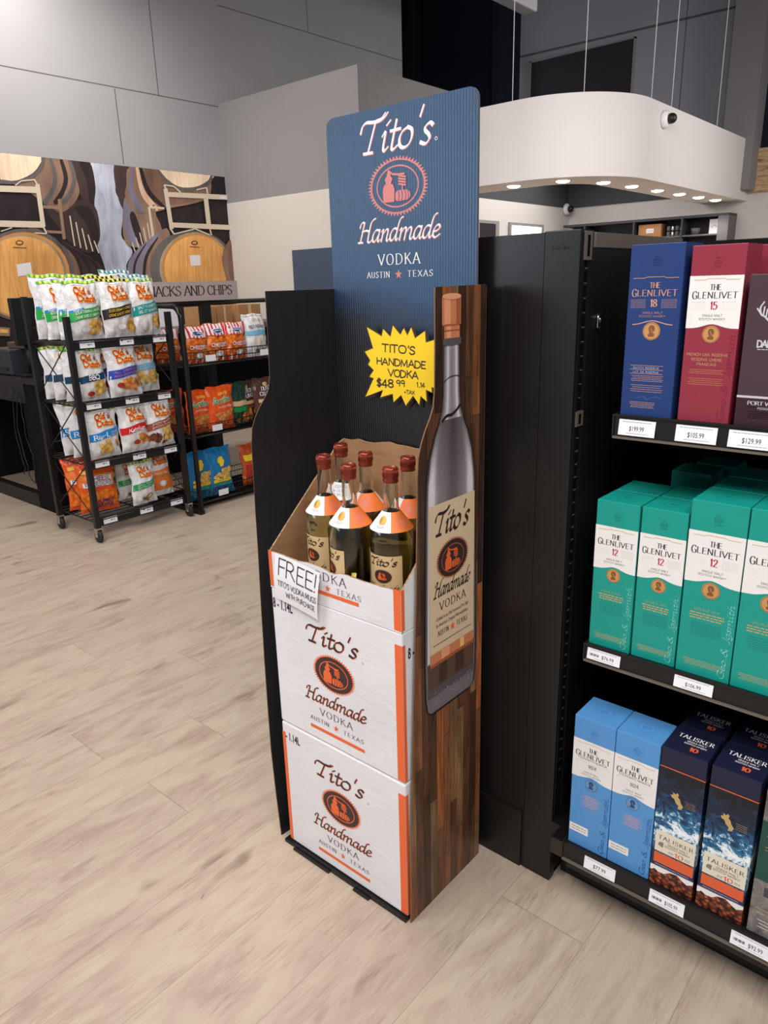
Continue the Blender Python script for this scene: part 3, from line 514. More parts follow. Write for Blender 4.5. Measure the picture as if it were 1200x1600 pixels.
# flat print and plain materials
mat('ink_white', (240, 236, 236), .45); mat('ink_dark', (52, 34, 30), .45); mat('ink_orange', (232, 104, 52), .45); mat('ink_salmon', (204, 124, 120), .45)
mat('ink_black', (22, 20, 22), .5); mat('ink_grey', (110, 104, 104), .5); mat('ink_red', (190, 30, 44), .5); mat('disc_dark', (60, 40, 40), .5)
mat('white_paper', (236, 234, 236), .6); mat('tag_paper', (236, 236, 240), .5); mat('black_steel', (22, 21, 21), .38, 0, .5); mat('black_matte', (14, 14, 15), .8, 0, .2)
mat('chrome', (190, 190, 190), .25, 1.0); mat('dark_chrome', (78, 72, 68), .3, .9)
mat('black_plastic', (24, 24, 26), .45); mat('rubber', (34, 34, 35), .6)
MURAL = """
gap:3.919,2.600 3.954,2.401 3.915,2.220 3.927,2.000 3.889,1.877 3.941,1.629 3.915,1.461 4.159,1.456 4.171,1.671 4.260,1.799 4.222,1.884 4.160,1.966 4.221,2.217 4.158,2.355 4.186,2.498 4.172,2.600
b2:3.711,2.600 3.841,2.600 3.910,2.553 3.940,2.380 3.903,2.220 3.832,2.200 3.762,2.387
b1:3.819,2.600 3.930,2.600 3.952,2.401 3.906,2.224 3.868,2.214 3.869,2.434
b2:3.417,2.231 3.720,2.264 3.915,2.220 3.939,2.000 3.899,1.877 3.803,1.794 3.654,1.852 3.545,1.987
b1:3.708,2.189 3.866,2.198 3.922,2.000 3.893,1.897 3.847,1.856 3.818,2.036
fr:3.647,2.117 3.653,1.851 3.664,1.853 3.659,2.120
fr:3.698,2.065 3.711,1.836 3.722,1.838 3.709,2.067
fr:3.750,2.011 3.769,1.821 3.781,1.823 3.761,2.014
fr:3.802,1.956 3.829,1.805 3.840,1.808 3.813,1.959
fr:3.855,1.901 3.889,1.789 3.900,1.793 3.867,1.905
b4:3.471,2.600 3.711,2.600 3.776,2.407 3.772,2.310 3.689,2.208 3.571,2.144 3.463,2.195 3.288,2.306 3.179,2.353 3.064,2.354 3.069,2.381 3.184,2.381 3.329,2.429 3.448,2.531
hoop:3.532,2.600 3.561,2.600 3.586,2.431 3.521,2.294 3.444,2.204 3.417,2.231 3.494,2.320 3.545,2.437
b1:3.630,2.600 3.660,2.600 3.688,2.439 3.622,2.300 3.543,2.209 3.516,2.236 3.594,2.327 3.646,2.445
hoop:3.711,2.600 3.741,2.600 3.771,2.445 3.705,2.306 3.625,2.214 3.597,2.241 3.677,2.333 3.729,2.451
hd1:3.109,2.600 3.464,2.600 3.447,2.549 3.376,2.469 3.267,2.409 3.184,2.384 3.070,2.386
hoop:3.464,2.600 3.501,2.600 3.469,2.514 3.390,2.434 3.270,2.369 3.063,2.350 3.069,2.383 3.184,2.381 3.270,2.406 3.380,2.466 3.450,2.545
fr2:3.557,2.256 3.549,1.907 3.580,1.912 3.588,2.262
fr2:3.406,2.170 3.563,2.168 3.570,2.196 3.412,2.196
fr2:3.392,1.961 3.572,1.957 3.577,1.981 3.397,1.984
b2:3.252,1.981 3.491,1.917 3.734,1.793 3.900,1.671 3.921,1.503 3.883,1.248 3.341,1.271
b3:3.233,1.986 3.411,1.944 3.588,1.851 3.670,1.671 3.677,1.507 3.512,1.388 3.297,1.394
b1:3.412,1.954 3.430,1.960 3.563,1.830 3.607,1.671 3.592,1.468 3.570,1.468 3.579,1.661 3.538,1.810
b1:3.492,1.902 3.511,1.908 3.649,1.796 3.698,1.650 3.687,1.466 3.664,1.466 3.669,1.640 3.624,1.776
b1:3.574,1.849 3.593,1.855 3.738,1.761 3.791,1.630 3.783,1.463 3.760,1.464 3.761,1.619 3.712,1.740
b1:3.658,1.794 3.677,1.800 3.829,1.724 3.885,1.608 3.882,1.461 3.858,1.462 3.856,1.598 3.802,1.704
hoop:3.612,1.590 3.584,1.496 3.533,1.407 3.461,1.329 3.372,1.265 3.273,1.219 3.169,1.193 3.065,1.188 2.967,1.204 2.879,1.238 2.806,1.289 2.750,1.354 2.714,1.430 2.698,1.512 2.703,1.597 2.729,1.682 2.775,1.763 2.838,1.836 2.916,1.898 3.005,1.946 3.103,1.978 3.204,1.991 3.304,1.985 3.398,1.958 3.480,1.913 3.546,1.849 3.592,1.772 3.614,1.684
hd3:3.567,1.586 3.541,1.499 3.494,1.416 3.427,1.343 3.346,1.284 3.255,1.241 3.159,1.217 3.063,1.212 2.972,1.226 2.891,1.258 2.823,1.306 2.771,1.366 2.738,1.437 2.723,1.514 2.728,1.594 2.753,1.673 2.795,1.749 2.853,1.817 2.926,1.875 3.009,1.919 3.099,1.949 3.193,1.961 3.285,1.954 3.371,1.929 3.447,1.887 3.507,1.828 3.549,1.755 3.569,1.673
hoop2:3.535,1.582 3.511,1.499 3.466,1.420 3.403,1.350 3.326,1.293 3.239,1.252 3.148,1.229 3.057,1.224 2.971,1.238 2.893,1.268 2.829,1.314 2.780,1.372 2.748,1.439 2.734,1.513 2.739,1.590 2.762,1.666 2.802,1.739 2.858,1.804 2.927,1.859 3.006,1.902 3.092,1.930 3.181,1.941 3.269,1.935 3.351,1.911 3.422,1.870 3.479,1.813 3.519,1.744 3.538,1.666
hd2:3.511,1.579 3.487,1.498 3.444,1.422 3.384,1.355 3.310,1.300 3.227,1.260 3.139,1.237 3.052,1.232 2.969,1.245 2.896,1.275 2.834,1.319 2.786,1.375 2.756,1.440 2.742,1.512 2.747,1.586 2.770,1.660 2.809,1.730 2.862,1.794 2.929,1.847 3.005,1.889 3.087,1.915 3.173,1.926 3.257,1.920 3.335,1.896 3.403,1.857 3.458,1.802 3.495,1.735 3.513,1.659
hd3:2.801,1.737 2.719,1.287 2.722,1.286 2.805,1.737
hd3:2.889,1.809 2.794,1.283 2.797,1.283 2.892,1.809
hd3:2.972,1.851 2.870,1.280 2.874,1.280 2.976,1.851
hd3:3.054,1.875 2.948,1.276 2.952,1.276 3.058,1.875
hd3:3.134,1.887 3.027,1.273 3.031,1.273 3.138,1.887
hd3:3.214,1.886 3.107,1.269 3.111,1.269 3.218,1.887
hd3:3.293,1.873 3.189,1.266 3.194,1.266 3.297,1.873
hd3:3.371,1.844 3.273,1.262 3.277,1.262 3.375,1.844
hd3:3.447,1.793 3.358,1.258 3.362,1.258 3.451,1.793
tag:3.081,1.686 3.211,1.704 3.209,1.599 3.079,1.583
ink:3.177,1.872 3.176,1.867 3.172,1.862 3.167,1.858 3.161,1.855 3.154,1.852 3.146,1.851 3.138,1.850 3.130,1.850 3.122,1.852 3.116,1.854 3.111,1.857 3.107,1.861 3.106,1.865 3.106,1.870 3.107,1.875 3.111,1.879 3.116,1.883 3.122,1.886 3.129,1.889 3.137,1.891 3.145,1.892 3.153,1.891 3.160,1.890 3.166,1.888 3.172,1.884 3.175,1.881 3.177,1.876
hd2:3.165,1.871 3.164,1.869 3.162,1.866 3.159,1.864 3.155,1.862 3.150,1.861 3.145,1.860 3.139,1.859 3.134,1.860 3.129,1.860 3.125,1.862 3.121,1.863 3.119,1.865 3.118,1.868 3.117,1.870 3.118,1.873 3.121,1.875 3.124,1.877 3.128,1.879 3.133,1.881 3.138,1.882 3.143,1.882 3.149,1.882 3.153,1.881 3.158,1.880 3.161,1.878 3.164,1.876 3.165,1.874
ink:3.076,1.827 3.195,1.825 3.196,1.831 3.078,1.833
fr:3.041,2.284 3.376,2.295 3.387,2.348 3.052,2.335
fr:2.990,1.998 3.378,2.003 3.389,2.057 3.001,2.050
fr:3.365,2.364 3.359,2.007 3.401,2.014 3.406,2.373
fr:3.359,2.402 3.381,2.356 3.395,2.363 3.372,2.410
fr:3.373,2.007 3.395,1.951 3.409,1.957 3.387,2.014
fr:3.403,1.959 3.290,1.961 3.288,1.951 3.401,1.949
fr:3.190,2.341 3.246,2.381 3.240,2.389 3.184,2.349
fr:3.242,2.380 3.365,2.400 3.366,2.411 3.243,2.391
fr:2.994,1.956 3.097,1.990 3.095,1.999 2.993,1.964
b2:4.172,2.600 4.340,2.600 4.264,2.342 4.215,2.206 4.163,2.346
b4:4.228,2.258 4.340,2.182 4.545,2.192 4.621,1.979 4.396,1.866 4.231,1.863 4.174,1.977
hoopb:4.234,2.299 4.298,2.324 4.337,2.161 4.348,1.886 4.270,1.874 4.206,1.946 4.194,2.113
b1:4.274,2.158 4.337,2.161 4.399,1.887 4.346,1.876 4.290,2.012
fr:4.255,1.893 4.281,1.798 4.293,1.802 4.267,1.897
fr:4.304,1.941 4.327,1.820 4.340,1.823 4.317,1.945
fr:4.354,1.990 4.374,1.843 4.387,1.845 4.367,1.992
fr:4.404,2.038 4.421,1.865 4.434,1.868 4.417,2.041
fr:4.454,2.087 4.468,1.888 4.481,1.890 4.467,2.089
fr:4.505,2.136 4.515,1.911 4.529,1.913 4.518,2.138
b4:4.340,2.600 4.681,2.600 4.799,2.505 5.039,2.448 5.284,2.565 5.262,2.385 5.050,2.305 4.765,2.246 4.545,2.192 4.340,2.182 4.249,2.321 4.276,2.425
b3:4.501,2.600 4.681,2.600 4.799,2.505 5.039,2.448 5.113,2.353 4.879,2.285 4.663,2.283 4.523,2.401
hd4:4.401,2.600 4.431,2.600 4.471,2.397 4.604,2.237 4.549,2.217 4.427,2.353
b1:4.439,2.600 4.471,2.600 4.536,2.402 4.698,2.251 4.657,2.240 4.492,2.368
hoopb:4.352,2.600 4.382,2.600 4.345,2.389 4.444,2.208 4.380,2.200 4.289,2.344
hd1:4.663,2.600 5.310,2.600 5.251,2.540 5.099,2.472 4.901,2.455 4.760,2.513
hoop:4.629,2.600 4.663,2.600 4.760,2.511 4.901,2.453 5.099,2.469 5.251,2.538 5.304,2.600 5.333,2.600 5.277,2.509 5.094,2.436 4.883,2.422 4.729,2.483
fr2:4.542,2.264 4.552,1.954 4.578,1.958 4.569,2.269
fr:4.487,2.240 4.493,1.949 4.520,1.952 4.513,2.244
fr:4.498,2.228 4.675,2.227 4.680,2.247 4.502,2.248
fr:4.488,1.952 4.666,1.996 4.663,2.009 4.485,1.965
hoopb:4.707,2.015 4.428,1.910 4.228,1.756 4.161,1.607 4.162,1.390 4.649,1.377
b4:4.707,2.015 4.536,1.934 4.381,1.758 4.327,1.562 4.354,1.385 4.649,1.377
b1:4.536,1.934 4.563,1.943 4.420,1.758 4.366,1.561 4.367,1.384 4.328,1.386 4.332,1.562 4.387,1.769
b1:4.398,1.877 4.420,1.888 4.285,1.714 4.246,1.563 4.238,1.388 4.213,1.389 4.220,1.563 4.266,1.725
hoop:5.521,1.659 5.496,1.570 5.442,1.485 5.362,1.411 5.262,1.350 5.146,1.306 5.022,1.281 4.897,1.276 4.777,1.290 4.668,1.322 4.575,1.370 4.502,1.431 4.452,1.502 4.425,1.579 4.424,1.660 4.448,1.740 4.495,1.817 4.565,1.886 4.653,1.945 4.757,1.991 4.872,2.022 4.993,2.035 5.114,2.030 5.230,2.006 5.333,1.963 5.419,1.904 5.481,1.830 5.516,1.747
hoop2:5.470,1.656 5.448,1.571 5.402,1.491 5.334,1.420 5.248,1.361 5.150,1.319 5.046,1.294 4.940,1.288 4.838,1.301 4.745,1.332 4.666,1.377 4.604,1.436 4.562,1.504 4.540,1.579 4.540,1.658 4.561,1.735 4.603,1.809 4.664,1.876 4.740,1.933 4.829,1.977 4.928,2.006 5.031,2.018 5.133,2.013 5.231,1.989 5.317,1.947 5.388,1.890 5.439,1.820 5.467,1.741
hd3:5.445,1.656 5.424,1.576 5.381,1.500 5.317,1.432 5.237,1.377 5.145,1.336 5.047,1.313 4.948,1.307 4.852,1.319 4.765,1.348 4.691,1.391 4.633,1.447 4.593,1.512 4.572,1.583 4.572,1.657 4.592,1.732 4.632,1.802 4.689,1.866 4.761,1.920 4.845,1.962 4.938,1.989 5.034,2.000 5.131,1.995 5.222,1.972 5.302,1.932 5.369,1.878 5.416,1.812 5.442,1.736
hd2:5.429,1.656 5.409,1.579 5.368,1.506 5.307,1.441 5.231,1.388 5.144,1.349 5.050,1.327 4.955,1.321 4.864,1.332 4.781,1.360 4.710,1.401 4.654,1.455 4.616,1.517 4.597,1.586 4.597,1.657 4.616,1.729 4.654,1.797 4.708,1.858 4.777,1.910 4.858,1.950 4.946,1.976 5.038,1.987 5.130,1.981 5.217,1.959 5.294,1.921 5.357,1.869 5.402,1.805 5.427,1.733
hd3:4.709,1.845 4.643,1.354 4.649,1.354 4.714,1.845
hd3:4.814,1.895 4.743,1.351 4.749,1.351 4.820,1.895
hd3:4.919,1.922 4.845,1.348 4.851,1.348 4.924,1.922
hd3:5.023,1.932 4.949,1.345 4.955,1.345 5.029,1.932
hd3:5.127,1.927 5.056,1.342 5.061,1.341 5.133,1.927
hd3:5.231,1.904 5.164,1.338 5.170,1.338 5.237,1.904
hd3:5.334,1.855 5.274,1.335 5.280,1.335 5.341,1.855
tag:4.926,1.781 5.060,1.786 5.061,1.680 4.930,1.671
ink:5.049,1.910 5.047,1.905 5.044,1.900 5.038,1.896 5.030,1.892 5.022,1.889 5.012,1.887 5.003,1.886 4.993,1.887 4.984,1.888 4.976,1.891 4.970,1.894 4.966,1.898 4.963,1.903 4.963,1.908 4.964,1.913 4.968,1.918 4.974,1.923 4.981,1.926 4.989,1.929 4.999,1.931 5.008,1.932 5.018,1.932 5.027,1.930 5.035,1.928 5.041,1.924 5.046,1.920 5.049,1.915
hd2:5.032,1.910 5.031,1.907 5.028,1.905 5.025,1.902 5.021,1.901 5.016,1.899 5.010,1.898 5.004,1.898 4.998,1.898 4.993,1.899 4.988,1.900 4.984,1.902 4.982,1.904 4.980,1.906 4.980,1.909 4.981,1.911 4.983,1.914 4.986,1.916 4.991,1.918 4.996,1.919 5.001,1.920 5.007,1.920 5.013,1.920 5.018,1.920 5.023,1.918 5.027,1.917 5.030,1.915 5.031,1.912
ink:4.937,1.866 5.066,1.861 5.067,1.868 4.938,1.873
b4:5.508,1.934 5.415,1.885 5.355,1.766 5.359,1.671 5.400,1.478 5.478,1.180 5.501,1.179 5.506,1.574
b3:5.509,1.887 5.444,1.814 5.425,1.647 5.460,1.452 5.490,1.378
fr:4.689,2.420 4.712,2.034 4.762,2.042 4.738,2.429
fr:4.710,2.348 5.505,2.366 5.514,2.417 4.719,2.395
fr:4.716,2.055 5.514,2.055 5.522,2.107 4.725,2.103
fr:5.177,2.355 5.185,2.085 5.244,2.092 5.236,2.363
fr:4.693,2.456 4.722,2.390 4.740,2.398 4.711,2.464
fr:4.700,2.454 4.817,2.447 4.821,2.460 4.705,2.466
fr:4.813,2.448 4.888,2.395 4.900,2.406 4.825,2.459
fr:5.218,2.470 5.228,2.381 5.249,2.385 5.239,2.474
fr:5.096,2.434 5.230,2.466 5.227,2.478 5.094,2.447
fr:4.715,2.033 4.749,1.985 4.766,1.995 4.732,2.042
fr:4.759,1.984 5.018,2.041 5.016,2.054 4.757,1.996
fr:5.213,2.052 5.227,1.991 5.245,1.995 5.231,2.056
fr:5.014,2.048 5.210,1.986 5.219,1.999 5.022,2.060
tag:5.398,2.403 5.483,2.404 5.480,2.371 5.394,2.371
fr2:2.831,1.158 2.922,1.143 2.909,1.070 2.817,1.081
hd2:2.827,1.139 2.904,1.130 2.899,1.099 2.822,1.108
"""
# ------------------------------------------------------------------ room shell
mat('beige_wall', (196, 188, 178), .8, 0, .2); mat('tower_grey', (132, 128, 127), .8, 0, .2); mat('white_wall', (206, 200, 194), .75, 0, .25)
mat('soffit_white', (216, 208, 204), .7, 0, .25); mat('falloff_navy', (26, 30, 42), .8, 0, .2); mat('ceiling_dark', (34, 36, 44), .9, 0, .1)  # far-wall navy carries the falloff into darkness as colour
mat('grey_dark', (74, 76, 80), .85, 0, .15); mat('seam', (96, 92, 92), .9, 0, .1); mat('navy_panel', (66, 76, 92), .6, 0, .3); mat('window_dark', (48, 44, 48), .3, 0, .5)
mat('far_grey', (156, 154, 160), .8, 0, .2); mat('frame_grey', (140, 136, 134), .6)
mb = MB(); mb.box(-9, 4, -3.5, 13, -.05, 0, 'floor_planks'); struct(mb.build('floor'))
mb = MB(); mb.box(-9, 4, -3.5, 13, 6.2, 6.3, 'ceiling_dark'); struct(mb.build('ceiling'))
# wall carrying the barrel mural, with panel joints
mb = MB(); mb.box(-7.15, -7.0, -3.5, 8.64, 0, 6.2, 'wall_grey')
a = Art(mb, on_x(-7.0, .0006))
for u0, v0, u1, v1 in ((-3, 3.27, 5.5, 3.29), (4.768, 3.28, 4.768, 6.2), (4.286, 2.62, 4.286, 3.27), (2.2, 3.28, 2.2, 6.2), (1.6, 1, 1.6, 3.28), (5.6, 4.25, 8.64, 4.28), (6.9, 4.28, 6.9, 6.2)):
    a.stroke([(u0, v0), (u1, v1)], .010, .010, 0, 'seam')
struct(mb.build('wall_left'))
mb = MB(); mb.box(-7.0, -6.985, -3.5, 5.5, 0, .1, 'grey_dark'); struct(mb.build('baseboard_left'))
mb = MB(); mb.box(-9, -3.3, 11.65, 11.8, 0, 2.52, 'white_wall'); mb.box(-7.0, -3.3, 11.65, 11.8, 2.52, 6.2, 'far_grey'); mb.box(-7.1, -6.99, 11.0, 11.65, 2.52, 6.2, 'falloff_navy'); mb.box(-9, -7.0, 11.65, 11.8, 2.52, 6.2, 'falloff_navy')
a = Art(mb, on_y(11.65, -.002)); a.stroke([(-7.0, 4.87), (-3.3, 4.82)], .03, .03, 0, 'seam')
for x in (-4.35,): a.stroke([(x, 2.6), (x, 6.1)], .012, .012, 0, 'seam')
struct(mb.build('wall_back'))
mb = MB(); mb.box(-3.3, 4, 11.65, 11.8, 0, 2.5, 'white_wall'); mb.box(-3.3, 4, 11.65, 11.8, 3.05, 6.2, 'falloff_navy'); mb.box(-3.3, 4, 11.6, 11.8, 2.5, 3.05, 'wood_light'); struct(mb.build('wall_back_right'))
mb = MB(); mb.box(-3.60, -3.2, 11.3, 11.65, 2.52, 6.2, 'tower_grey'); struct(mb.build('trim_1'))
mb = MB(); mb.box(-9.1, -9.0, 8.6, 11.8, 0, 6.2, 'falloff_navy')
for y in (9.2, 10.3, 11.0): mb.box(-9.0, -8.85, y, y + .18, 0, 6.2, 'black_matte')
struct(mb.build('wall_far_left'))
# dark glazed opening high in the far wall
mb = MB(); mb.box(-6.75, -5.07, 11.60, 11.66, 3.3, 4.73, 'window_dark')
mb.box(-6.77, -6.75, 11.59, 11.66, 3.3, 4.75, 'frame_grey'); mb.box(-5.07, -5.05, 11.59, 11.66, 3.3, 4.75, 'frame_grey'); mb.box(-6.77, -5.05, 11.59, 11.66, 4.73, 4.75, 'frame_grey')
struct(mb.build('window_1'))
# grey and beige block in the corner
mb = MB()
mb.box(-7.0, -4.975, 5.5, 7.1, 2.33, 3.315, 'tower_grey'); mb.box(-7.0, -4.975, 5.5, 7.1, 0, 2.33, 'beige_wall', dict(right='tower_grey')); struct(mb.build('wall_corner_block'))
mb = MB(); mb.box(-5.95, -4.95, 5.47, 5.5, 0, 1.79, 'navy_panel'); mb.box(-4.975, -4.95, 5.47, 6.2, 0, 1.79, 'navy_panel'); struct(mb.build('door_1'))
# room under the soffit
mb = MB(); mb.box(-6.1, -6.0, 7.6, 11.65, 0, 2.52, 'white_wall'); mb.box(-6.1, -6.0, 7.6, 11.65, 2.52, 3.1, 'grey_dark'); struct(mb.build('wall_inner_left'))
mb = MB(); mb.box(-6.0, -3.85, 11.6, 11.65, 2.535, 3.1, 'grey_dark'); struct(mb.build('wall_inner_back'))
mb = MB(); mb.box(-6.1, -3.85, 7.6, 11.65, 3.10, 3.14, 'grey_dark'); struct(mb.build('ceiling_inner'))
mb = MB(); mb.box(-6.0, -5.97, 8.9, 9.5, 0, 2.24, 'frame_grey'); mb.box(-5.985, -5.965, 9.0, 9.4, 0, 2.2, 'window_dark'); struct(mb.build('door_2'))
mat('lit_room', (250, 250, 250), .6, emit=1.3)
mb = MB(); mb.box(-6.0, -5.97, 9.78, 10.78, 0, 2.24, 'frame_grey'); mb.box(-5.985, -5.965, 9.84, 10.70, 0, 2.2, 'lit_room'); struct(mb.build('door_3'))

# curved white soffit ring
def ring_path(x, y, r, yend=11.65, xst=-7.0):
    p = [(xst, y)] + [(x - r + r * math.sin(R(a)), y + r - r * math.cos(R(a))) for a in range(0, 91, 6)] + [(x, yend)]
    return p
outer = ring_path(-3.3, 7.1, .95); inner = ring_path(-3.86, 7.66, .45); inner = [inner[0]] + inner[1:]
mb = MB(); n = len(outer)
def wall_strip(p, z0, z1, mt): mb.mesh([(x, y, z) for x, y in p for z in (z0, z1)], [(2 * i, 2 * i + 2, 2 * i + 3, 2 * i + 1) for i in range(len(p) - 1)], mt, True)
wall_strip(outer, 2.4, 3.15, 'soffit_white'); wall_strip(inner, 2.4, 3.15, 'soffit_white')
for z in (2.4, 3.15):
    mb.mesh([(x, y, z) for p in zip(outer, inner) for x, y in p], [(2 * i, 2 * i + 2, 2 * i + 3, 2 * i + 1) for i in range(n - 1)], 'soffit_white')
struct(mb.build('trim_2'))
mat('lamp_glow', (255, 250, 240), .5, emit=14)
DL = [(-4.48, 7.40), (-3.93, 7.46), (-3.71, 7.95), (-3.65, 8.55), (-3.62, 9.22), (-3.585, 9.85), (-3.56, 10.47), (-3.53, 11.05)]
ordn = ['first', 'second', 'third', 'fourth', 'fifth', 'sixth', 'seventh', 'eighth']
for i, (x, y) in enumerate(DL):
    t = thing('recessed_downlight', '%s glowing round downlight from the left under the curved white soffit' % ordn[i], 'light', (x, y, 2.4), 'downlights under the soffit')
    mb = MB(); mb.lathe([(.071, -.002), (.086, -.004), (.086, 0), (.071, 0)], 'soffit_white', 28, caps=False); mb.build('trim_ring', t)
    mb = MB(); mb.lathe([(.070, -.003), (.062, -.012), (.04, -.018), (.001, -.021)], 'lamp_glow', 28); mb.build('lens', t)
    l = bpy.data.lights.new('downlight', 'SPOT'); l.energy = 22; l.spot_size = R(110); l.spot_blend = .6; l.color = (1, .95, .88); l.shadow_soft_size = .06
    o = bpy.data.objects.new('downlight_source', l); COL.objects.link(o); o.location = (x, y, 2.37); 
mat('wire', (214, 212, 214), .5, 0)
WX = [(-4.342, 7.1, 'leftmost'), (-3.68, 7.33, 'second from left'), (-3.3, 8.05, 'third from left'), (-3.3, 8.6, 'fourth from left'), (-3.3, 10.1, 'rightmost')]
for x, y, w in WX:
    mb = MB(); mb.tube([(x, y + .01, 3.14), (x, y + .01, 6.2)], .0045, 'wire', 6); tag(mb.build('suspension_wire'), '%s thin steel wire holding up the curved white soffit' % w, 'wire', 'wires above the soffit')
mat('cam_white', (226, 224, 222), .4)
def sec_cam(loc, d, label):
    t = thing('security_camera', label, 'camera', loc)
    mb = MB(); mb.lathe([(.085, 0), (.09, .02), (.08, .045), (.06, .06), (.001, .06)], 'cam_white', 24, axis='x', org=(0, 0, 0)); mb.build('housing', t)
    mb = MB()
    prof = [(.052 * math.sin(R(a)), .065 + .052 - .052 * math.cos(R(a)) - .03) for a in range(2, 179, 11)]
    mb.lathe(prof, 'black_plastic', 20, axis='x', org=(0, 0, 0)); mb.build('lens_ball', t)
sec_cam((-3.3, 8.42, 3.0), 1, 'white round camera with dark lens on the curved white soffit')
sec_cam((-5.99, 11.5, 2.5), 1, 'small white camera in the corner under the soffit, above the shelves')
# white unit hanging at the top edge of the view
t = thing('ceiling_unit', 'long white box fixture hanging at the top, above the curved soffit', 'fixture', (-5.34, 8.5, 4.56))
mb = MB(); mb.box(-.10, .10, -1.3, .62, 0, .16, 'cam_white', bev=.02); mb.build('housing', t)
mb = MB(); mb.box(-.07, .07, .62, .66, .02, .12, 'frame_grey'); mb.build('end_cap', t)
for y in (-.9, .4): mb = MB(); mb.tube([(0, y, .16), (0, y, 1.7)], .012, 'frame_grey'); mb.build('hanger', t)

# dark shelving on the back wall under the soffit
mat('shelf_dark', (52, 52, 58), .6); mat('box_tan', (176, 128, 86), .8, 0, .2); mat('shelf_side', (96, 92, 94), .6)
t = thing('open_bookcase', 'long dark open shelving on the back wall under the white soffit', 'shelf', (-5.9, 11.28, 0))
mb = MB(); mb.box(0, 2.48, .33, .36, .9, 2.24, 'shelf_dark'); mb.build('back_panel', t)
mb = MB(); mb.box(0, 2.5, 0, .35, 2.21, 2.245, 'shelf_dark'); mb.build('top', t)
mb = MB(); mb.box(2.36, 2.5, 0, .35, .8, 2.21, 'shelf_side'); mb.build('side_panel', t)
for x in (.35, 1.14, 1.85): mb = MB(); mb.box(x, x + .025, 0, .34, .9, 2.21, 'shelf_dark'); mb.build('divider', t)
for z in (1.985, 1.6): mb = MB(); mb.box(0, 2.36, .01, .33, z - .02, z, 'shelf_side'); mb.build('shelf_board', t)
mb = MB(); mb.box(-4.7, -4.36, 11.36, 11.55, 1.985, 2.17, 'box_tan'); a = Art(mb, on_y(11.36, -.001)); a.rect(-4.58, -4.47, 2.05, 2.11, 'tag_paper'); a.lines(-4.57, -4.48, 2.06, 2.10, 2, 'ink_black', 2)
tag(mb.build('cardboard_box'), 'tan cardboard box with white label on dark back wall shelf', 'box')
mb = MB(); mb.box(-3.69, -3.52, 11.40, 11.44, 1.985, 2.18, 'white_paper'); a = Art(mb, on_y(11.40, -.001)); a.stroke(cat_rom([(-3.66, 2.07), (-3.62, 2.10), (-3.58, 2.08), (-3.56, 2.12)]), .006, .006, 0, 'ink_grey'); tag(mb.build('paper_sheet'), 'white sheet standing at the right end of dark back shelf', 'paper')
k = 0
for q in range(4):
    for z in (1.985, 2.06):
        mb = MB(); mb.lathe([(.024, 0), (.027, .01), (.027, .055), (.02, .066)], 'chrome' if q % 2 else 'shelf_side', 14)
        tag(mb.build('small_jar', loc=(-4.26 + q * .062, 11.40, z + (0.003 if z > 2 else 0))), '%s small pale jar in the %s row beside the cardboard box on the back shelf' % (('first', 'second', 'third', 'fourth')[q], 'upper' if z > 2 else 'lower'), 'jar', 'small jars on the back shelf')
mb = MB(); mb.lathe([(.05, 0), (.068, .09), (.064, .09), (.046, .006)], 'shelf_side', 18); tag(mb.build('small_basket', loc=(-3.88, 11.42, 1.987)), 'small dark basket on the back shelf beside the white sheet', 'basket')

# ------------------------------------------------------------------ mural of barrels (flat print on the left wall)
for nm, c in (('gap', (176, 176, 186)), ('b1', (44, 34, 34)), ('b2', (62, 48, 46)), ('b3', (112, 84, 70)), ('b4', (128, 100, 84)), ('hoop', (92, 84, 78)), ('hoop2', (150, 132, 112)), ('hoopb', (112, 104, 116)), ('hd1', (228, 196, 164)), ('hd2', (222, 160, 88)), ('hd3', (196, 132, 68)), ('hd4', (214, 172, 140)), ('fr', (206, 188, 164)), ('fr2', (140, 112, 90)), ('tag', (220, 214, 212)), ('ink', (96, 60, 40)), ('bg', (40, 31, 32))):
    if 'mural_' + nm not in MATS: mat('mural_' + nm, c, .5, 0, .3)
mb = MB(); mb.box(-7.0, -6.994, 1.4, 5.5, .95, 2.6, 'mural_bg'); a = Art(mb, on_x(-6.994, .00022)); L = 1
for ln in MURAL.strip().split('\n'):
    mm, pts = ln.split(':'); P = [tuple(map(float, q.split(','))) for q in pts.split()]
    if len(P) > 4 and mm[0] not in 'ft' and len(P) < 24:
        Q = P[-1:] + P + P[:2]; P = cat_rom(Q, 4)[4:-4]
    P = [(min(u, 5.499), min(v, 2.599)) for u, v in P]
    a.poly(P, 'mural_' + mm, L); L += 1
for cx, cz, r in ((2.55, 1.42, .46), (2.2, 2.3, .5)):   # further casks left of the frame
    a.ell(cx - .55, cz, r, r, 'mural_hoop', L); a.ell(cx - .55, cz, r * .9, r * .9, 'mural_hd2', L + 1)
tag(mb.build('barrel_mural'), 'wall-sized photo print of stacked wooden barrels on the left wall', 'mural')

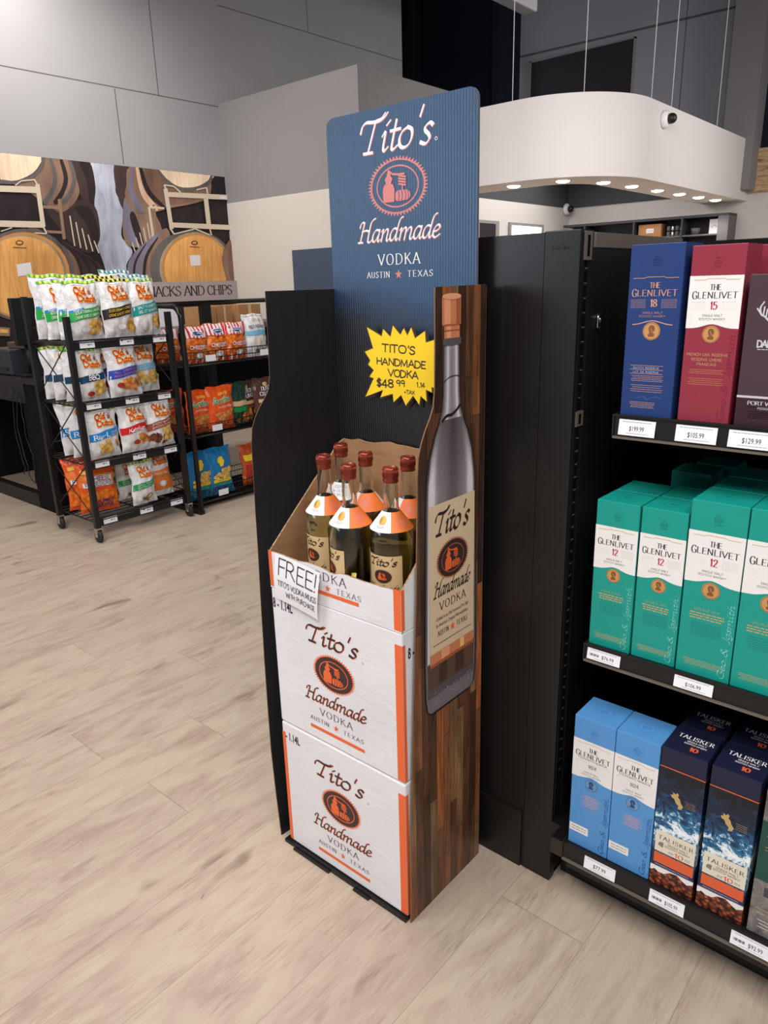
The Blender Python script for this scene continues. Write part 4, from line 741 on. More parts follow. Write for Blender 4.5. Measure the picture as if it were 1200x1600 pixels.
# ------------------------------------------------------------------ cardboard display stand
def logo(a, cx, tz, th, tw, ez, rx, ry, hz, hh, hw, vz, vh, vw, az, ah, aw, main, shadow, burst, disc, fig, off=.0018, star='ink_orange', solid=True, L=1, slant=.30, sb=1.0):
    for m_, du, dv, g, l_ in ((shadow, off, -off, .12, L), (main, 0, 0, 0, L + 1)):
        if m_ is None: continue
        a.text("Tito's", cx - tw / 2 + du, cx + tw / 2 - th * slant * .6 + du, tz + dv, th, m_, l_, 'script', 1.15 * sb, slant, grow=g)
        a.text('Handmade', cx - hw / 2 + du, cx + hw / 2 - hh * slant * .6 + du, hz + dv, hh, m_, l_, 'script', 1.05 * sb, slant, grow=g)
    a.emblem(cx, ez, rx, ry, burst, disc, fig, L, solid=solid)
    if vh: a.text('VODKA', cx - vw / 2, cx + vw / 2, vz, vh, main, L + 1, 'serif', .9, track=2.2)
    if ah:
        a.text('AUSTIN', cx - aw / 2, cx - aw * .14, az, ah, main, L + 1, 'serif', 1, track=2); a.text('TEXAS', cx + aw * .13, cx + aw / 2, az, ah, main, L + 1, 'serif', 1, track=2.4)
        a.star(cx - .005 * aw, az + ah * .45, ah * .85, star, L + 1)

def rounded(x0, x1, z0, z1, r):
    p = [(x0, z0), (x1, z0)]
    for k in range(0, 91, 15): p.append((x1 - r + r * math.cos(R(k)), z1 - r + r * math.sin(R(k))))
    for k in range(90, 181, 15): p.append((x0 + r + r * math.cos(R(k)), z1 - r + r * math.sin(R(k))))
    return p
mat('wing_edge', (128, 94, 70), .8, 0, .2)
stand = thing('display_stand', 'tall cardboard stand with blue header and wood-look wings on the floor', 'display stand', (0, 0, 0))
mat('worn_edge', (92, 96, 102), .8, 0, .2)
# back panel with the header
mb = MB()
hp = rounded(-1.284, -.874, 1.30, 1.779, .022)
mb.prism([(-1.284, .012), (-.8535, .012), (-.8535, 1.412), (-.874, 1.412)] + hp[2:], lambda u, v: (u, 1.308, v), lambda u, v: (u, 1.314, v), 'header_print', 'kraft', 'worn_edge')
a = Art(mb, on_y(1.308, -.0003))
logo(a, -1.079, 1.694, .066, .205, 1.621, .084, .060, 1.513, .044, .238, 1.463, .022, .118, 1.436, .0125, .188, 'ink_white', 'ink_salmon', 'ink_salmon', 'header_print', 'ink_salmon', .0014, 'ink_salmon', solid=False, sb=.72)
a.ring(-.975, 1.700, .0035, .0035, .001, 'ink_white', 1, 16)
# scuffed corners of the header
rnd = random.Random(4)
for q in range(26):
    x = -1.283 + rnd.random() ** 2 * .05; z = 1.772 - rnd.random() * .012 - (x + 1.283) * .1; a.stroke([(x, z), (x + rnd.uniform(.004, .014), z + rnd.uniform(-.003, .004))], .0009, .0009, 0, 'worn_edge')
for q in range(26):
    x = -.876 - rnd.random() ** 2 * .02; z = 1.765 - rnd.random() ** 1.5 * .05; a.stroke([(x, z), (x + rnd.uniform(-.004, .002), z + rnd.uniform(-.010, .006))], .0009, .0009, 0, 'worn_edge')
mb.build('header_panel', stand)

# wing outline: distance forward from the hinge (y = 1.31) against height
WF = [(0, .283), (.25, .276), (.5, .262), (.8, .245), (1.0, .237), (1.06, .236), (1.10, .231), (1.125, .222), (1.15, .208), (1.17, .194), (1.19, .183), (1.22, .178), (1.30, .176), (1.40, .175), (1.414, .174)]
def wfz(z):
    for (a_, b_), (c_, d_) in zip(WF, WF[1:]):
        if z <= c_: return b_ + (d_ - b_) * (z - a_) / (c_ - a_)
    return WF[-1][1]
out = [(1.310 - d, z) for z, d in WF] + [(1.3075, 1.416), (1.3075, 0)]
mb = MB(); mb.prism([(y, z) for y, z in out], lambda u, v: (-.850, u, v), lambda u, v: (-.8527, u, v), 'wood_print', 'black_board', 'wing_edge')
a = Art(mb, on_x(-.850, .0003))
for nm, c in (('pg1', (168, 158, 160)), ('pg2', (120, 112, 114)), ('pg3', (92, 84, 84)), ('pg4', (206, 200, 204)), ('pgd', (46, 36, 34)), ('pcop', (206, 128, 88)), ('pcop2', (232, 160, 118)), ('pcop3', (166, 92, 58)), ('label_cream', (220, 192, 158)), ('pbr', (98, 72, 58)), ('pgb1', (74, 54, 46))): mat(nm, c, .3, 0, .5)
bc = 1.186
def half(z):   # half width of the printed bottle
    for (z0, h0), (z1, h1) in zip(BH, BH[1:]):
        if z <= z1: return h0 + (h1 - h0) * (z - z0) / (z1 - z0)
    return BH[-1][1]
BH = [(.512, .070), (.525, .086), (.56, .092), (.64, .093), (.8, .090), (.98, .086), (1.04, .083), (1.09, .074), (1.13, .058), (1.155, .043), (1.18, .032), (1.21, .028), (1.26, .027), (1.34, .0255), (1.345, .0255)]
zs = [z for z, h in BH]
def shape(f0, f1, z0, z1, mt, L):
    zz = [z0] + [z for z in zs if z0 < z < z1] + [z1]
    a.poly([(bc + half(z) * f0, z) for z in zz] + [(bc + half(z) * f1, z) for z in zz[::-1]], mt, L)
shape(-1.06, 1.06, .510, 1.343, 'pgd', 1); shape(-1, 1, .516, 1.343, 'pg2', 2)
GREY = []
for q in range(28):
    t_ = q / 27; GREY.append(mat('print_grey_%d' % q, (int(48 + 172 * t_), int(40 + 172 * t_), int(38 + 178 * t_)), .3, 0, .5))
def tone(f, z):      # tones of the printed glass
    if z > 1.16: v = .52 + .25 * math.exp(-((f + .45) / .18) ** 2) + .32 * math.exp(-((f - .62) / .16) ** 2) - .5 * abs(f) ** 6 - .10 * math.exp(-((f - .05) / .25) ** 2)
    else:
        k_ = min(1, max(0, (1.16 - z) / .14)); v = .22 + .30 * k_ * (.4 + .6 * abs(f)) + .55 * math.exp(-((abs(f) - .80) / .13) ** 2) * k_ - .35 * (abs(f) > .95)
        v -= .12 * math.exp(-((f - .1) / .3) ** 2)
    v = v * 1.15 + .07
    return GREY[max(0, min(27, int(v * 27)))]
rows = [1.340, 1.30, 1.26, 1.22, 1.19, 1.17, 1.15, 1.13, 1.11, 1.09, 1.07, 1.05, 1.03, 1.01, .99, .96, .85, .75, .64]
rows = [r_ for a_, b_ in zip(rows, rows[1:]) for r_ in (a_, (a_ + b_) / 2)] + [.64]
for z1, z0 in zip(rows, rows[1:]):
    for q in range(32):
        f0, f1 = -1 + q / 16, -1 + (q + 1) / 16
        a.poly([(bc + half(z0) * f0, z0), (bc + half(z0) * f1, z0), (bc + half(z1) * f1, z1), (bc + half(z1) * f0, z1)], tone((f0 + f1) / 2, (z0 + z1) / 2), 3)
shape(-.94, .94, .575, .64, 'pbr', 5); shape(-.5, -.2, .58, .64, 'pgb1', 6); shape(.15, .5, .58, .64, 'pgb1', 6); shape(-.96, .96, .555, .575, 'pg3', 6); shape(-.9, .9, .520, .555, 'pg2', 5)
rnd = random.Random(8)
for q in range(90): y = bc + rnd.uniform(-.8, .8) * .085; z = .53 + rnd.random() * .03 + abs(y - bc) * .05; a.stroke([(y, z), (y + .004, z + rnd.uniform(-.002, .003))], .0016, .0012, 0, 'pg1' if q % 2 else 'pg2', 7)
a.stroke(cat_rom([(bc - .032, 1.160), (bc - .018, 1.168), (bc, 1.169), (bc + .016, 1.176), (bc + .027, 1.184)]), .006, .006, 0, 'pgd', 7); a.stroke(cat_rom([(bc - .026, 1.236), (bc - .01, 1.243), (bc + .01, 1.245), (bc + .025, 1.243)]), .0016, .0016, 0, 'pgd', 7)
a.rect(bc - .031, bc + .031, 1.343, 1.396, 'pcop', 3); a.rect(bc - .024, bc - .004, 1.345, 1.394, 'pcop2', 4); a.rect(bc + .016, bc + .028, 1.345, 1.394, 'pcop3', 5); a.ell(bc, 1.396, .031, .006, 'pcop2', 6)
a.rect(bc - .0255, bc + .0255, 1.318, 1.343, 'pcop', 7); a.rect(bc - .018, bc - .004, 1.319, 1.342, 'pcop2', 7.5); a.rect(bc - .0255, bc + .0255, 1.341, 1.344, 'pcop3', 8); a.rect(bc - .0255, bc + .0255, 1.331, 1.334, 'pcop3', 8); a.rect(bc - .030, bc + .030, 1.305, 1.318, 'pg3', 8)
a.rect(bc - .080, bc + .083, .628, .992, 'label_cream', 8)
a.rect(bc - .080, bc + .083, .636, .660, 'pcop', 9); a.rect(bc - .080, bc + .083, .628, .636, 'pcop3', 9); a.rect(bc - .04, bc - .01, .637, .659, 'pcop2', 10)
mat('pcop4', (246, 190, 120), .3)
a.rect(bc + .03, bc + .045, .637, .659, 'pcop4', 10)
logo(a, bc + .002, .925, .050, .128, .862, .060, .046, .788, .034, .138, .755, .018, .095, .696, .012, .11, 'ink_dark', None, 'pcop3', 'disc_dark', 'ink_orange', L=9)
a.inter('Crafted in an Old Fashioned Pot Still', bc - .058, .733, .0085, 'ink_dark', 10, width=.118); a.inter('by America\'s Original Microdistillery', bc - .058, .718, .0085, 'ink_dark', 10, width=.118); a.lines(bc - .07, bc + .075, .674, .682, 1, 'ink_dark', 10, th=.0016, word=16)
mb.build('side_wing', stand)
# left wing, splayed outwards: wood outside, black inside
mb = MB(); zz = [0, .12, .25, .38, .5, .65, .8, .9, 1.0, 1.03, 1.06, 1.10, 1.125, 1.15, 1.17, 1.19, 1.22, 1.30, 1.414]; nseg = 5
def wpt(z, t, off=0):
    ang = R(4 + 19 * min(1, z / .95) ** .9); w = wfz(z) * t
    return (-1.281 - w * math.sin(ang) - off * math.cos(ang), 1.310 - w * math.cos(ang) + off * math.sin(ang), z)
for off, mt in ((0, 'black_board'), (.003, 'wood_print')):
    mb.mesh([wpt(z, k / nseg, off) for z in zz for k in range(nseg + 1)], [(j * (nseg + 1) + i, j * (nseg + 1) + i + 1, (j + 1) * (nseg + 1) + i + 1, (j + 1) * (nseg + 1) + i) for j in range(len(zz) - 1) for i in range(nseg)], mt, True)
for j in range(len(zz) - 1): mb.face([wpt(zz[j], 1, 0), wpt(zz[j], 1, .003), wpt(zz[j + 1], 1, .003), wpt(zz[j + 1], 1, 0)], 'wing_edge')
mb.face([wpt(1.414, 0, 0), wpt(1.414, 1, 0), wpt(1.414, 1, .003), wpt(1.414, 0, .003)], 'worn_edge')
o = mb.build('side_wing', stand); o['label'] = 'left wing with plain black inner face'
mb = MB(); mb.box(-1.276, -.859, 1.018, 1.306, .001, .010, 'black_board')
for x in (-1.235, -1.02): mb.box(x, x + .13 if x < -1.1 else x + .05, 1.010, 1.020, .001, .006, 'black_board')
mb.build('base_tray', stand)

# ------------------------------------------------------------------ cases
CX0, CX1, CY0, CY1 = -1.262, -.859, 1.027, 1.300
def case_art(mb, b, z0cut=None, left_stripe=True, code=True):
    a = Art(mb, on_y(CY0, -.0003)); cx = -1.064
    if z0cut is None:
        logo(a, cx, b + .262, .044, .166, b + .196, .068, .049, b + .106, .034, .200, b + .074, .0165, .104, b + .050, .0105, .172, 'ink_dark', 'ink_orange', 'ink_orange', 'disc_dark', 'ink_orange', .0011)
        a.ring(-.972, b + .258, .003, .003, .0008, 'ink_grey', 1, 14)
    else:
        a.text('VODKA', cx - .070, cx + .052, b + .062, .019, 'ink_dark', 2, 'serif', .9, track=2.2); a.text('AUSTIN', cx - .115, cx - .03, b + .040, .0125, 'ink_grey', 2, 'serif', 1, track=2); a.text('TEXAS', cx + .022, cx + .095, b + .040, .0125, 'ink_grey', 2, 'serif', 1, track=2.4); a.star(cx - .004, b + .046, .009, 'ink_orange', 2)
    a.grid([(cx - .088, b + .027), (cx + .088, b + .027), (cx + .088, b + .036), (cx - .088, b + .036)], 'ink_orange', 1)
    top = b + .335 if z0cut is None else b + .095
    a.rect(CX1 - .020, CX1 - .0005, b + .004, top, 'ink_orange', 1)
    if left_stripe: a.rect(CX0 + .0005, CX0 + .012, b + .004, top, 'ink_orange', 1)
    if code == 1: a.inter('8 - 1.14L', CX0 + .004, b + .314, .026, 'ink_black', 2, width=.068, bold=.02)
    if code == 2: a.inter('- 1.14L', CX0 + .012, b + .316, .023, 'ink_black', 2, width=.052, bold=.02)
    a = Art(mb, on_x(CX1, .0003)); a.rect(CY0 + .0005, CY0 + .010, b + .004, top, 'ink_orange', 1); 
    if code: a.inter('8 - 1.14L', CY0 + .018, b + .298, .026, 'ink_black', 2, width=.068, bold=.02)
for b, nm, code in ((.012, 'sealed white bottle case with orange stripes, bottom of the stack', 2), (.378, 'sealed white bottle case in the middle of the stack, below the open one', 1)):
    mb = MB(); mb.box(CX0, CX1, CY0, CY1, b, b + .363, 'carton_white', bev=.004); case_art(mb, b, None, b < .1, code); tag(mb.build('bottle_case'), nm, 'case', 'white bottle cases')
# open case: cut down, kraft inside
oc = thing('open_bottle_case', 'open white case with torn edge and kraft inside, topmost of the stack', 'case', (0, 0, 0), 'white bottle cases')
b = .7415; rnd = random.Random(5)
lip = [(CX0 + (CX1 - CX0) * k / 24, .832 + .0012 * math.sin(k * .9) + rnd.uniform(-.001, .001) - (.004 if 11 < k < 14 else 0)) for k in range(25)]
mb = MB(); mb.prism([(CX0, b), (CX1, b)] + lip[::-1], lambda u, v: (u, CY0, v), lambda u, v: (u, CY0 + .004, v), 'carton_white', 'kraft', 'kraft_edge'); case_art(mb, b, 1, True, 0); mb.build('front_wall', oc)
mb = MB(); bt = [(CX0 + (CX1 - CX0) * k / 16, 1.056 + rnd.uniform(-.003, .003) + (.004 if 5 < k < 8 else 0)) for k in range(17)]
mb.prism([(CX0, b), (CX1, b)] + bt[::-1], lambda u, v: (u, CY1 - .004, v), lambda u, v: (u, CY1, v), 'kraft', 'kraft', 'kraft_edge'); mb.build('back_wall', oc)
for x0, x1 in ((CX0, CX0 + .004), (CX1 - .004, CX1)):
    mb = MB(); sl = [(CY0 + .004, .834), (CY0 + .07, .893), (CY0 + .13, .945), (CY0 + .16, .972), (CY0 + .21, 1.012), (CY0 + .245, 1.046), (CY1 - .004, 1.054)]
    mb.prism([(CY0 + .004, b), (CY1 - .004, b)] + sl[::-1], lambda u, v: (x1, u, v), lambda u, v: (x0, u, v), 'kraft' if x0 < -1 else 'carton_white', 'carton_white' if x0 < -1 else 'kraft', 'kraft_edge'); mb.build('side_wall', oc)
mb = MB(); mb.box(CX0 + .004, CX1 - .004, CY0 + .004, CY1 - .004, b, b + .004, 'kraft'); mb.build('bottom', oc)

# ------------------------------------------------------------------ bottles
mat('glass', (244, 246, 240), .02, trans=1, ior=1.46); mat('spirit', (244, 230, 150), .0, trans=1, ior=1.35); mat('cap_copper', (142, 62, 46), .3, .65)
mat('label_tan', (206, 176, 128), .5); mat('collar_white', (232, 230, 230), .5); mat('collar_orange', (232, 118, 48), .5); mat('gold', (190, 150, 70), .35, .6); mat('label_brown', (74, 44, 32), .5)
RB = .0465
def make_bottle(az, kind, loc, label):
    t = thing('vodka_bottle', label, 'bottle', loc, 'clear bottles in the open case')
    prof = [(.030, .004), (RB - .004, 0.001), (RB, .006), (RB, .165), (RB - .002, .178), (.040, .193), (.030, .207), (.020, .219), (.0160, .232), (.0150, .29), (.0150, .303), (.012, .306)]
    mb = MB(); mb.lathe(prof, 'glass', 40); 
    inn = [(.012, .302)] + [(.0125, .29), (.0130, .232), (.017, .219), (.027, .206), (.036, .192), (RB - .006, .176), (RB - .0035, .163), (RB - .0035, .016), (.030, .010), (.001, .012)]
    mb.lathe(inn[::1], 'glass', 40, caps=False); mb.build('glass_body', t)
    mb = MB(); mb.lathe([(.001, .0125), (.030, .0105), (RB - .0038, .0165), (RB - .0038, .163), (RB - .0063, .176), (.0357, .192), (.0267, .206), (.0167, .2185), (.0001, .2185)], 'spirit', 40); mb.build('spirit', t)
    mb = MB(); mb.lathe([(.0150, .284), (.0163, .285), (.0163, .291), (.0155, .2925), (.0165, .294), (.0165, .312), (.0150, .3155), (.0125, .316), (.0115, .3145), (.001, .3145)], 'cap_copper', 36)
    for k in range(36): c, s_ = math.cos(k * math.pi / 18), math.sin(k * math.pi / 18); mb.tube([(.0166 * c, .0166 * s_, .296), (.0166 * c, .0166 * s_, .311)], .0006, 'cap_copper', 4)
    mb.build('screw_cap', t)
    A0 = R(az); cyl = lambda u, v, L: ((RB + .0004 + .00015 * L) * math.cos(A0 + u / RB), (RB + .0004 + .00015 * L) * math.sin(A0 + u / RB), v)
    mb = MB(); a = Art(mb, cyl, .004); hw = RB * R(54)
    a.grid([(-hw, .022), (hw, .022), (hw, .136), (-hw, .136)], 'label_tan', 0)
    logo(a, 0, .114, .0165, .068, .090, .022, .016, .059, .0115, .074, .047, .0055, .038, .038, .0035, .05, 'ink_dark', None, 'ink_dark', 'label_brown', 'ink_orange', L=1, sb=1.5)
    mb.build('front_label', t)
    # back label seen through the glass
    mb = MB(); a = Art(mb, lambda u, v, L: ((RB + .0004) * math.cos(A0 + math.pi + u / RB), (RB + .0004) * math.sin(A0 + math.pi + u / RB), v), .004)
    a.grid([(-hw * .95, .022), (hw * .95, .022), (hw * .95, .136), (-hw * .95, .136)], 'label_tan', 0); mb.build('back_label', t)
    # neck collar: eight-sided paper cone, white and orange panels
    mb = MB(); CA = R(kind[0]); n = 40; zt, zb, rt_, rb_ = .2235, .187, .0185, .0465
    def cone(u, v, L): q = zb + (zt - zb) * v; r_ = rb_ + (rt_ - rb_) * v + .0003 * L; return (r_ * math.cos(CA + u), r_ * math.sin(CA + u), q + .0002 * L)
    for k in range(n):
        u0, u1 = -math.pi + 2 * math.pi * k / n, -math.pi + 2 * math.pi * (k + 1) / n
        mt = 'collar_orange' if 0 <= (u0 + u1) / 2 < R(115) or (u0 + u1) / 2 < -R(115) else 'collar_white'
        mb.mesh([cone(u0, 0, 0), cone(u1, 0, 0), cone(u1, 1, 0), cone(u0, 1, 0)], [(0, 1, 2, 3)], mt, True)
    a = Art(mb, lambda u, v, L: cone(u / .034, v / .036, L), .004)
    if kind[1] == 'dog':
        for i, w in enumerate(('VODKA', 'for DOG', 'PEOPLE')): a.text(w, None or -.036 - .016, -.036 + .016, .025 - i * .0085, .0055, 'ink_black', 1, 'sans', .8)
    else:
        a.ell(-.020, .021, .0095, .0085, 'gold', 1); a.ring(-.020, .021, .0078, .007, .0008, 'label_tan', 2, 20); a.lines(-.029, -.011, .006, .011, 2, 'ink_grey', 1)
        a.ring(.024, .018, .0125, .0125, .0012, 'ink_salmon', 1, 28); a.ring(.024, .018, .0085, .0085, .0009, 'ink_salmon', 1, 24); a.rect(.020, .028, .014, .021, 'ink_salmon', 1)
    mb.build('neck_collar', t)
    return t
BZ = .7462
make_bottle(-96, (-50, ''), (-1.148, 1.112, BZ), 'clear copper-capped bottle at the front left of the open case')
make_bottle(-121, (-50, ''), (-1.040, 1.079, BZ), 'clear copper-capped bottle in the front row, between two others')
make_bottle(-78, (-52, ''), (-.948, 1.108, BZ), 'clear copper-capped bottle at the front right, its tan label facing forward')
make_bottle(-60, (-5, 'dog'), (-1.200, 1.222, BZ), 'copper-capped bottle at the back left, white collar about dog people')
make_bottle(-40, (-92, ''), (-1.088, 1.186, BZ), 'copper-capped bottle in the back row middle, its orange collar outward')
make_bottle(-100, (-88, ''), (-.980, 1.205, BZ), 'copper-capped bottle at the back right, beside the wood-look wing')

# ------------------------------------------------------------------ price star and handwritten note
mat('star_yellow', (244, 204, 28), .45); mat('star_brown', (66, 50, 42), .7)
ST = [(-1.16, 1.327), (-1.116, 1.308), (-1.111, 1.324), (-1.09, 1.307), (-1.082, 1.332), (-1.061, 1.312), (-1.051, 1.327), (-1.041, 1.311), (-1.03, 1.329), (-1.02, 1.306), (-0.992, 1.322), (-0.99, 1.298), (-0.959, 1.306), (-0.965, 1.284), (-0.936, 1.279), (-0.956, 1.264), (-0.934, 1.254), (-0.952, 1.241), (-0.936, 1.222), (-0.96, 1.217), (-0.952, 1.197), (-0.975, 1.203), (-0.974, 1.191), (-0.991, 1.196), (-0.989, 1.17), (-1.006, 1.181), (-1.01, 1.161), (-1.027, 1.18), (-1.049, 1.156), (-1.062, 1.179), (-1.085, 1.161), (-1.087, 1.18), (-1.125, 1.169), (-1.116, 1.187), (-1.172, 1.167), (-1.144, 1.212), (-1.157, 1.215), (-1.143, 1.231), (-1.16, 1.243), (-1.153, 1.253), (-1.169, 1.272), (-1.143, 1.281)]
pc = (-1.052, 1.245)
st = thing('price_star', 'yellow star-shaped handwritten price sign on the dark back panel', 'sign', (0, 0, 0))
def zoomed(k, dx=0, dz=0): return [(pc[0] + (x - pc[0]) * k + dx, pc[1] + (z - pc[1]) * k + dz) for x, z in ST]
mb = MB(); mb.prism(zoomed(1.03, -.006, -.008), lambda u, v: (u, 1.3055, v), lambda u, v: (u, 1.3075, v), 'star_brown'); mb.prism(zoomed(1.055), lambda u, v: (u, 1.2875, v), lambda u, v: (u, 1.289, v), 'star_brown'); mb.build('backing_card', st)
mb = MB(); mb.prism(ST, lambda u, v: (u, 1.286, v), lambda u, v: (u, 1.2873, v), 'star_yellow')
a = Art(mb, on_y(1.286, -.0003))
a.text("TITO'S", -1.116, -1.018, 1.275, .0165, 'ink_dark', 1, 'hand', 2.4, 0, rot=-.04, jit=.35, seed=3); a.text('HANDMADE', -1.134, -.990, 1.246, .0150, 'ink_dark', 1, 'hand', 2.4, 0, rot=-.03, jit=.35, seed=4)
a.text('VODKA', -1.100, -1.012, 1.220, .0155, 'ink_dark', 1, 'hand', 2.4, 0, rot=-.02, jit=.4, seed=5); a.text('$48', -1.137, -1.083, 1.194, .0175, 'ink_dark', 1, 'hand', 2.4, jit=.4, seed=6)
a.text('99', -1.076, -1.048, 1.199, .013, 'ink_dark', 1, 'hand', 2.5, jit=.4, seed=7); a.text('1.14', -1.016, -.993, 1.200, .0105, 'ink_dark', 1, 'hand', 2.4, jit=.4, seed=8); a.text('+TAX', -1.053, -1.022, 1.183, .0085, 'ink_dark', 1, 'hand', 2.4, jit=.4, seed=9)
mb.build('star_card', st)
mb = MB()
def note(u, v, L): bend = .010 * (u / .155) ** 2 + .004 * math.sin(v * 30); return (-1.240 + u + v * .07, 1.0215 - bend - .0007 * L, .712 + v - u * .06)
a = Art(mb, note, .012); a.grid([(.002, .010), (.150, .008), (.156, .124), (-.002, .124)], 'white_paper', 0)
a.text('FREE!', .008, .150, .074, .040, 'ink_black', 1, 'hand', .95, jit=.3, seed=2); a.text("TITO'S VODKA MUGS", .012, .148, .048, .013, 'ink_black', 1, 'hand', 1.5, jit=.6, seed=3); a.text('WITH PURCHASE', .040, .142, .027, .012, 'ink_black', 1, 'hand', 1.5, jit=.6, seed=4)
tag(mb.build('handwritten_note'), 'white paper note reading FREE, taped to the front of the open case', 'sign')
# ------------------------------------------------------------------ black metal shelving unit on the right
mat('trim_metal', (122, 112, 102), .42, .45); mat('slot_dark', (4, 4, 4), .9, 0, .1); mat('grey_print', (150, 148, 148), .36); mat('slot_glint', (104, 104, 106), .45, .5)
GX, GY = -.664, 1.340
g = thing('shelving_unit', 'tall black metal store shelving with side panel and filled shelves at right', 'shelving', (0, 0, 0))
mb = MB(); mb.box(-1.10, -.7405, GY + .002, GY + .024, .0, 1.508, 'panel_metal'); mb.box(-.7395, GX, GY, GY + .024, 0, 1.510, 'panel_metal', bev=.0015); mb.box(-1.10, GX - .004, GY + .024, 1.86, 0, 1.506, 'black_matte')
mb.box(-1.10, -.745, GY - .004, GY + .003, 0, .160, 'panel_metal', bev=.001); mb.box(-1.10, -.745, GY - .006, GY + .002, .160, .165, 'dark_chrome')
mb.build('end_panel', g)
a_ = MB(); a = Art(a_, on_y(GY, -.0004)); a.text('Lozier', -.724, -.684, 1.4755, .0085, 'trim_metal', 1, 'script', .7, .25); a.text('Lozier', -.7235, -.6835, 1.4760, .0085, 'slot_dark', 4, 'script', .9, .25); a_.build('maker_badge', g)
mb = MB(); mb.box(GX - .004, GX, GY + .024, GY + .055, .02, 1.509, 'black_steel'); mb.box(GX, GX + .002, GY + .008, GY + .011, .02, 1.505, 'black_steel'); mb.box(GX, GX + .002, GY + .043, GY + .046, .02, 1.505, 'black_steel')
z = 1.47
k = 0
while z > .30:
    mb.box(GX, GX + .0015, GY + .022, GY + .031, z, z + .020, 'slot_dark'); mb.box(GX + .0005, GX + .002, GY + .0225, GY + .0305, z - .0035, z - .001, 'slot_glint' if k > 0 else 'trim_metal'); z -= .0275; k += 1
mb.box(GX, GX + .004, GY + .012, GY + .042, 1.455, 1.507, 'trim_metal'); mb.box(GX + .003, GX + .005, GY + .022, GY + .031, 1.462, 1.50, 'slot_dark')
mb.box(GX, GX + .004, GY + .012, GY + .042, 1.135, 1.165, 'trim_metal'); mb.box(GX + .003, GX + .005, GY + .022, GY + .031, 1.140, 1.160, 'slot_dark'); mb.build('slotted_upright', g)
mb = MB(); mb.box(GX - .004, GX, GY + .055, 1.86, .12, 1.478, 'panel_metal'); mb.build('inner_side_panel', g)
mb = MB(); mb.box(GX - .006, GX + .004, GY + .055, 1.86, 1.478, 1.506, 'trim_metal', bev=.001); mb.build('top_trim', g)
mb = MB(); mb.box(GX, .40, 1.86, 1.875, .10, 1.497, 'black_matte'); mb.build('back_panel', g)
mb = MB(); mb.tube([(GX + .001, 1.431, 1.355), (GX + .003, 1.427, 1.345), (GX + .003, 1.426, 1.328), (GX + .002, 1.436, 1.322), (GX + .002, 1.443, 1.330), (GX + .002, 1.436, 1.345)], .0028, 'chrome'); mb.build('bracket_hook', g)
def price_tag(par, x0, x1, y, z0, z1, price, top='', bar=False, tilt=.004):
    mb = MB(); mb.mesh([(x0, y, z0), (x1, y, z0), (x1, y + tilt, z1), (x0, y + tilt, z1)], [(0, 1, 2, 3)], 'tag_paper')
    a = Art(mb, lambda u, v, L: (x0 + u, y - .0003 * L + tilt * v / (z1 - z0), z0 + v)); w, h = x1 - x0, z1 - z0
    if top: a.lines(w * .08, w * .9, h * .80, h * .93, 1, 'grey_print', 1, th=h * .035, word=11)
    a.inter(price, w * (.45 if bar else .30), h * .30, h * .32, 'ink_black', 1, width=w * (.36 if bar else .40))
    if bar:
        for q in range(9): a.rect(w * (.08 + q * .032), w * (.08 + q * .032 + (.022 if q % 3 else .012)), h * .36, h * .56, 'ink_black', 1)
    a.lines(w * .2, w * .85, h * .1, h * .2, 1, 'grey_print', 1, th=h * .03, word=9, ragged=.4); mb.build('price_tag', par)
def shelf(z, yf, x0, x1, tags, rail=.034):
    mb = MB(); mb.box(x0, x1, yf + .004, 1.855, z - .020, z, 'black_steel'); mb.box(x0, x1, yf, yf + .006, z - rail, z + .004, 'black_steel')
    mb.box(x0, x1, yf - .006, yf + .001, z - rail - .002, z - rail + .002, 'trim_metal'); mb.box(x0, x1, yf - .003, yf + .002, z + .001, z + .005, 'black_steel')
    mb.box(x0 - .003, x0, yf - .003, yf + .06, z - rail, z + .004, 'black_plastic')
    s = mb.build('shelf', g)
    for t in tags: price_tag(s, t[0], t[1], yf - .004, z - rail + .006, z - .004, t[2], 'x', t[3])
    return s
shelf(1.165, 1.352, -.580, .40, [(-.570, -.499, '$199.99', 0), (-.461, -.388, '$105.99', 0), (-.369, -.292, '$129.99', 0)], .040)
shelf(.682, 1.318, -.596, .40, [(-.590, -.518, '$76.99', 1), (-.408, -.335, '$106.99', 0), (-.21, -.14, '$106.99', 0)])
s = shelf(.184, 1.288, -.606, .40, [(-.553, -.480, '$77.99', 0), (-.404, -.331, '$105.99', 1), (-.240, -.167, '$92.99', 1)], .040)
mb = MB(); mb.box(GX + .005, .40, GY + .051, GY + .06, 0, .150, 'black_steel'); mb.box(-.60, .40, 1.30, 1.84, .10, .160, 'black_matte'); mb.box(-.60, .40, 1.296, 1.305, .115, .146, 'black_plastic'); mb.build('kick_base', g)
mb = MB(); mb.box(-.642, -.608, 1.292, 1.34, .135, .178, 'dark_chrome', bev=.003); mb.box(GX, -.608, 1.34, 1.50, .135, .178, 'black_steel'); mb.build('deck_end_block', g)

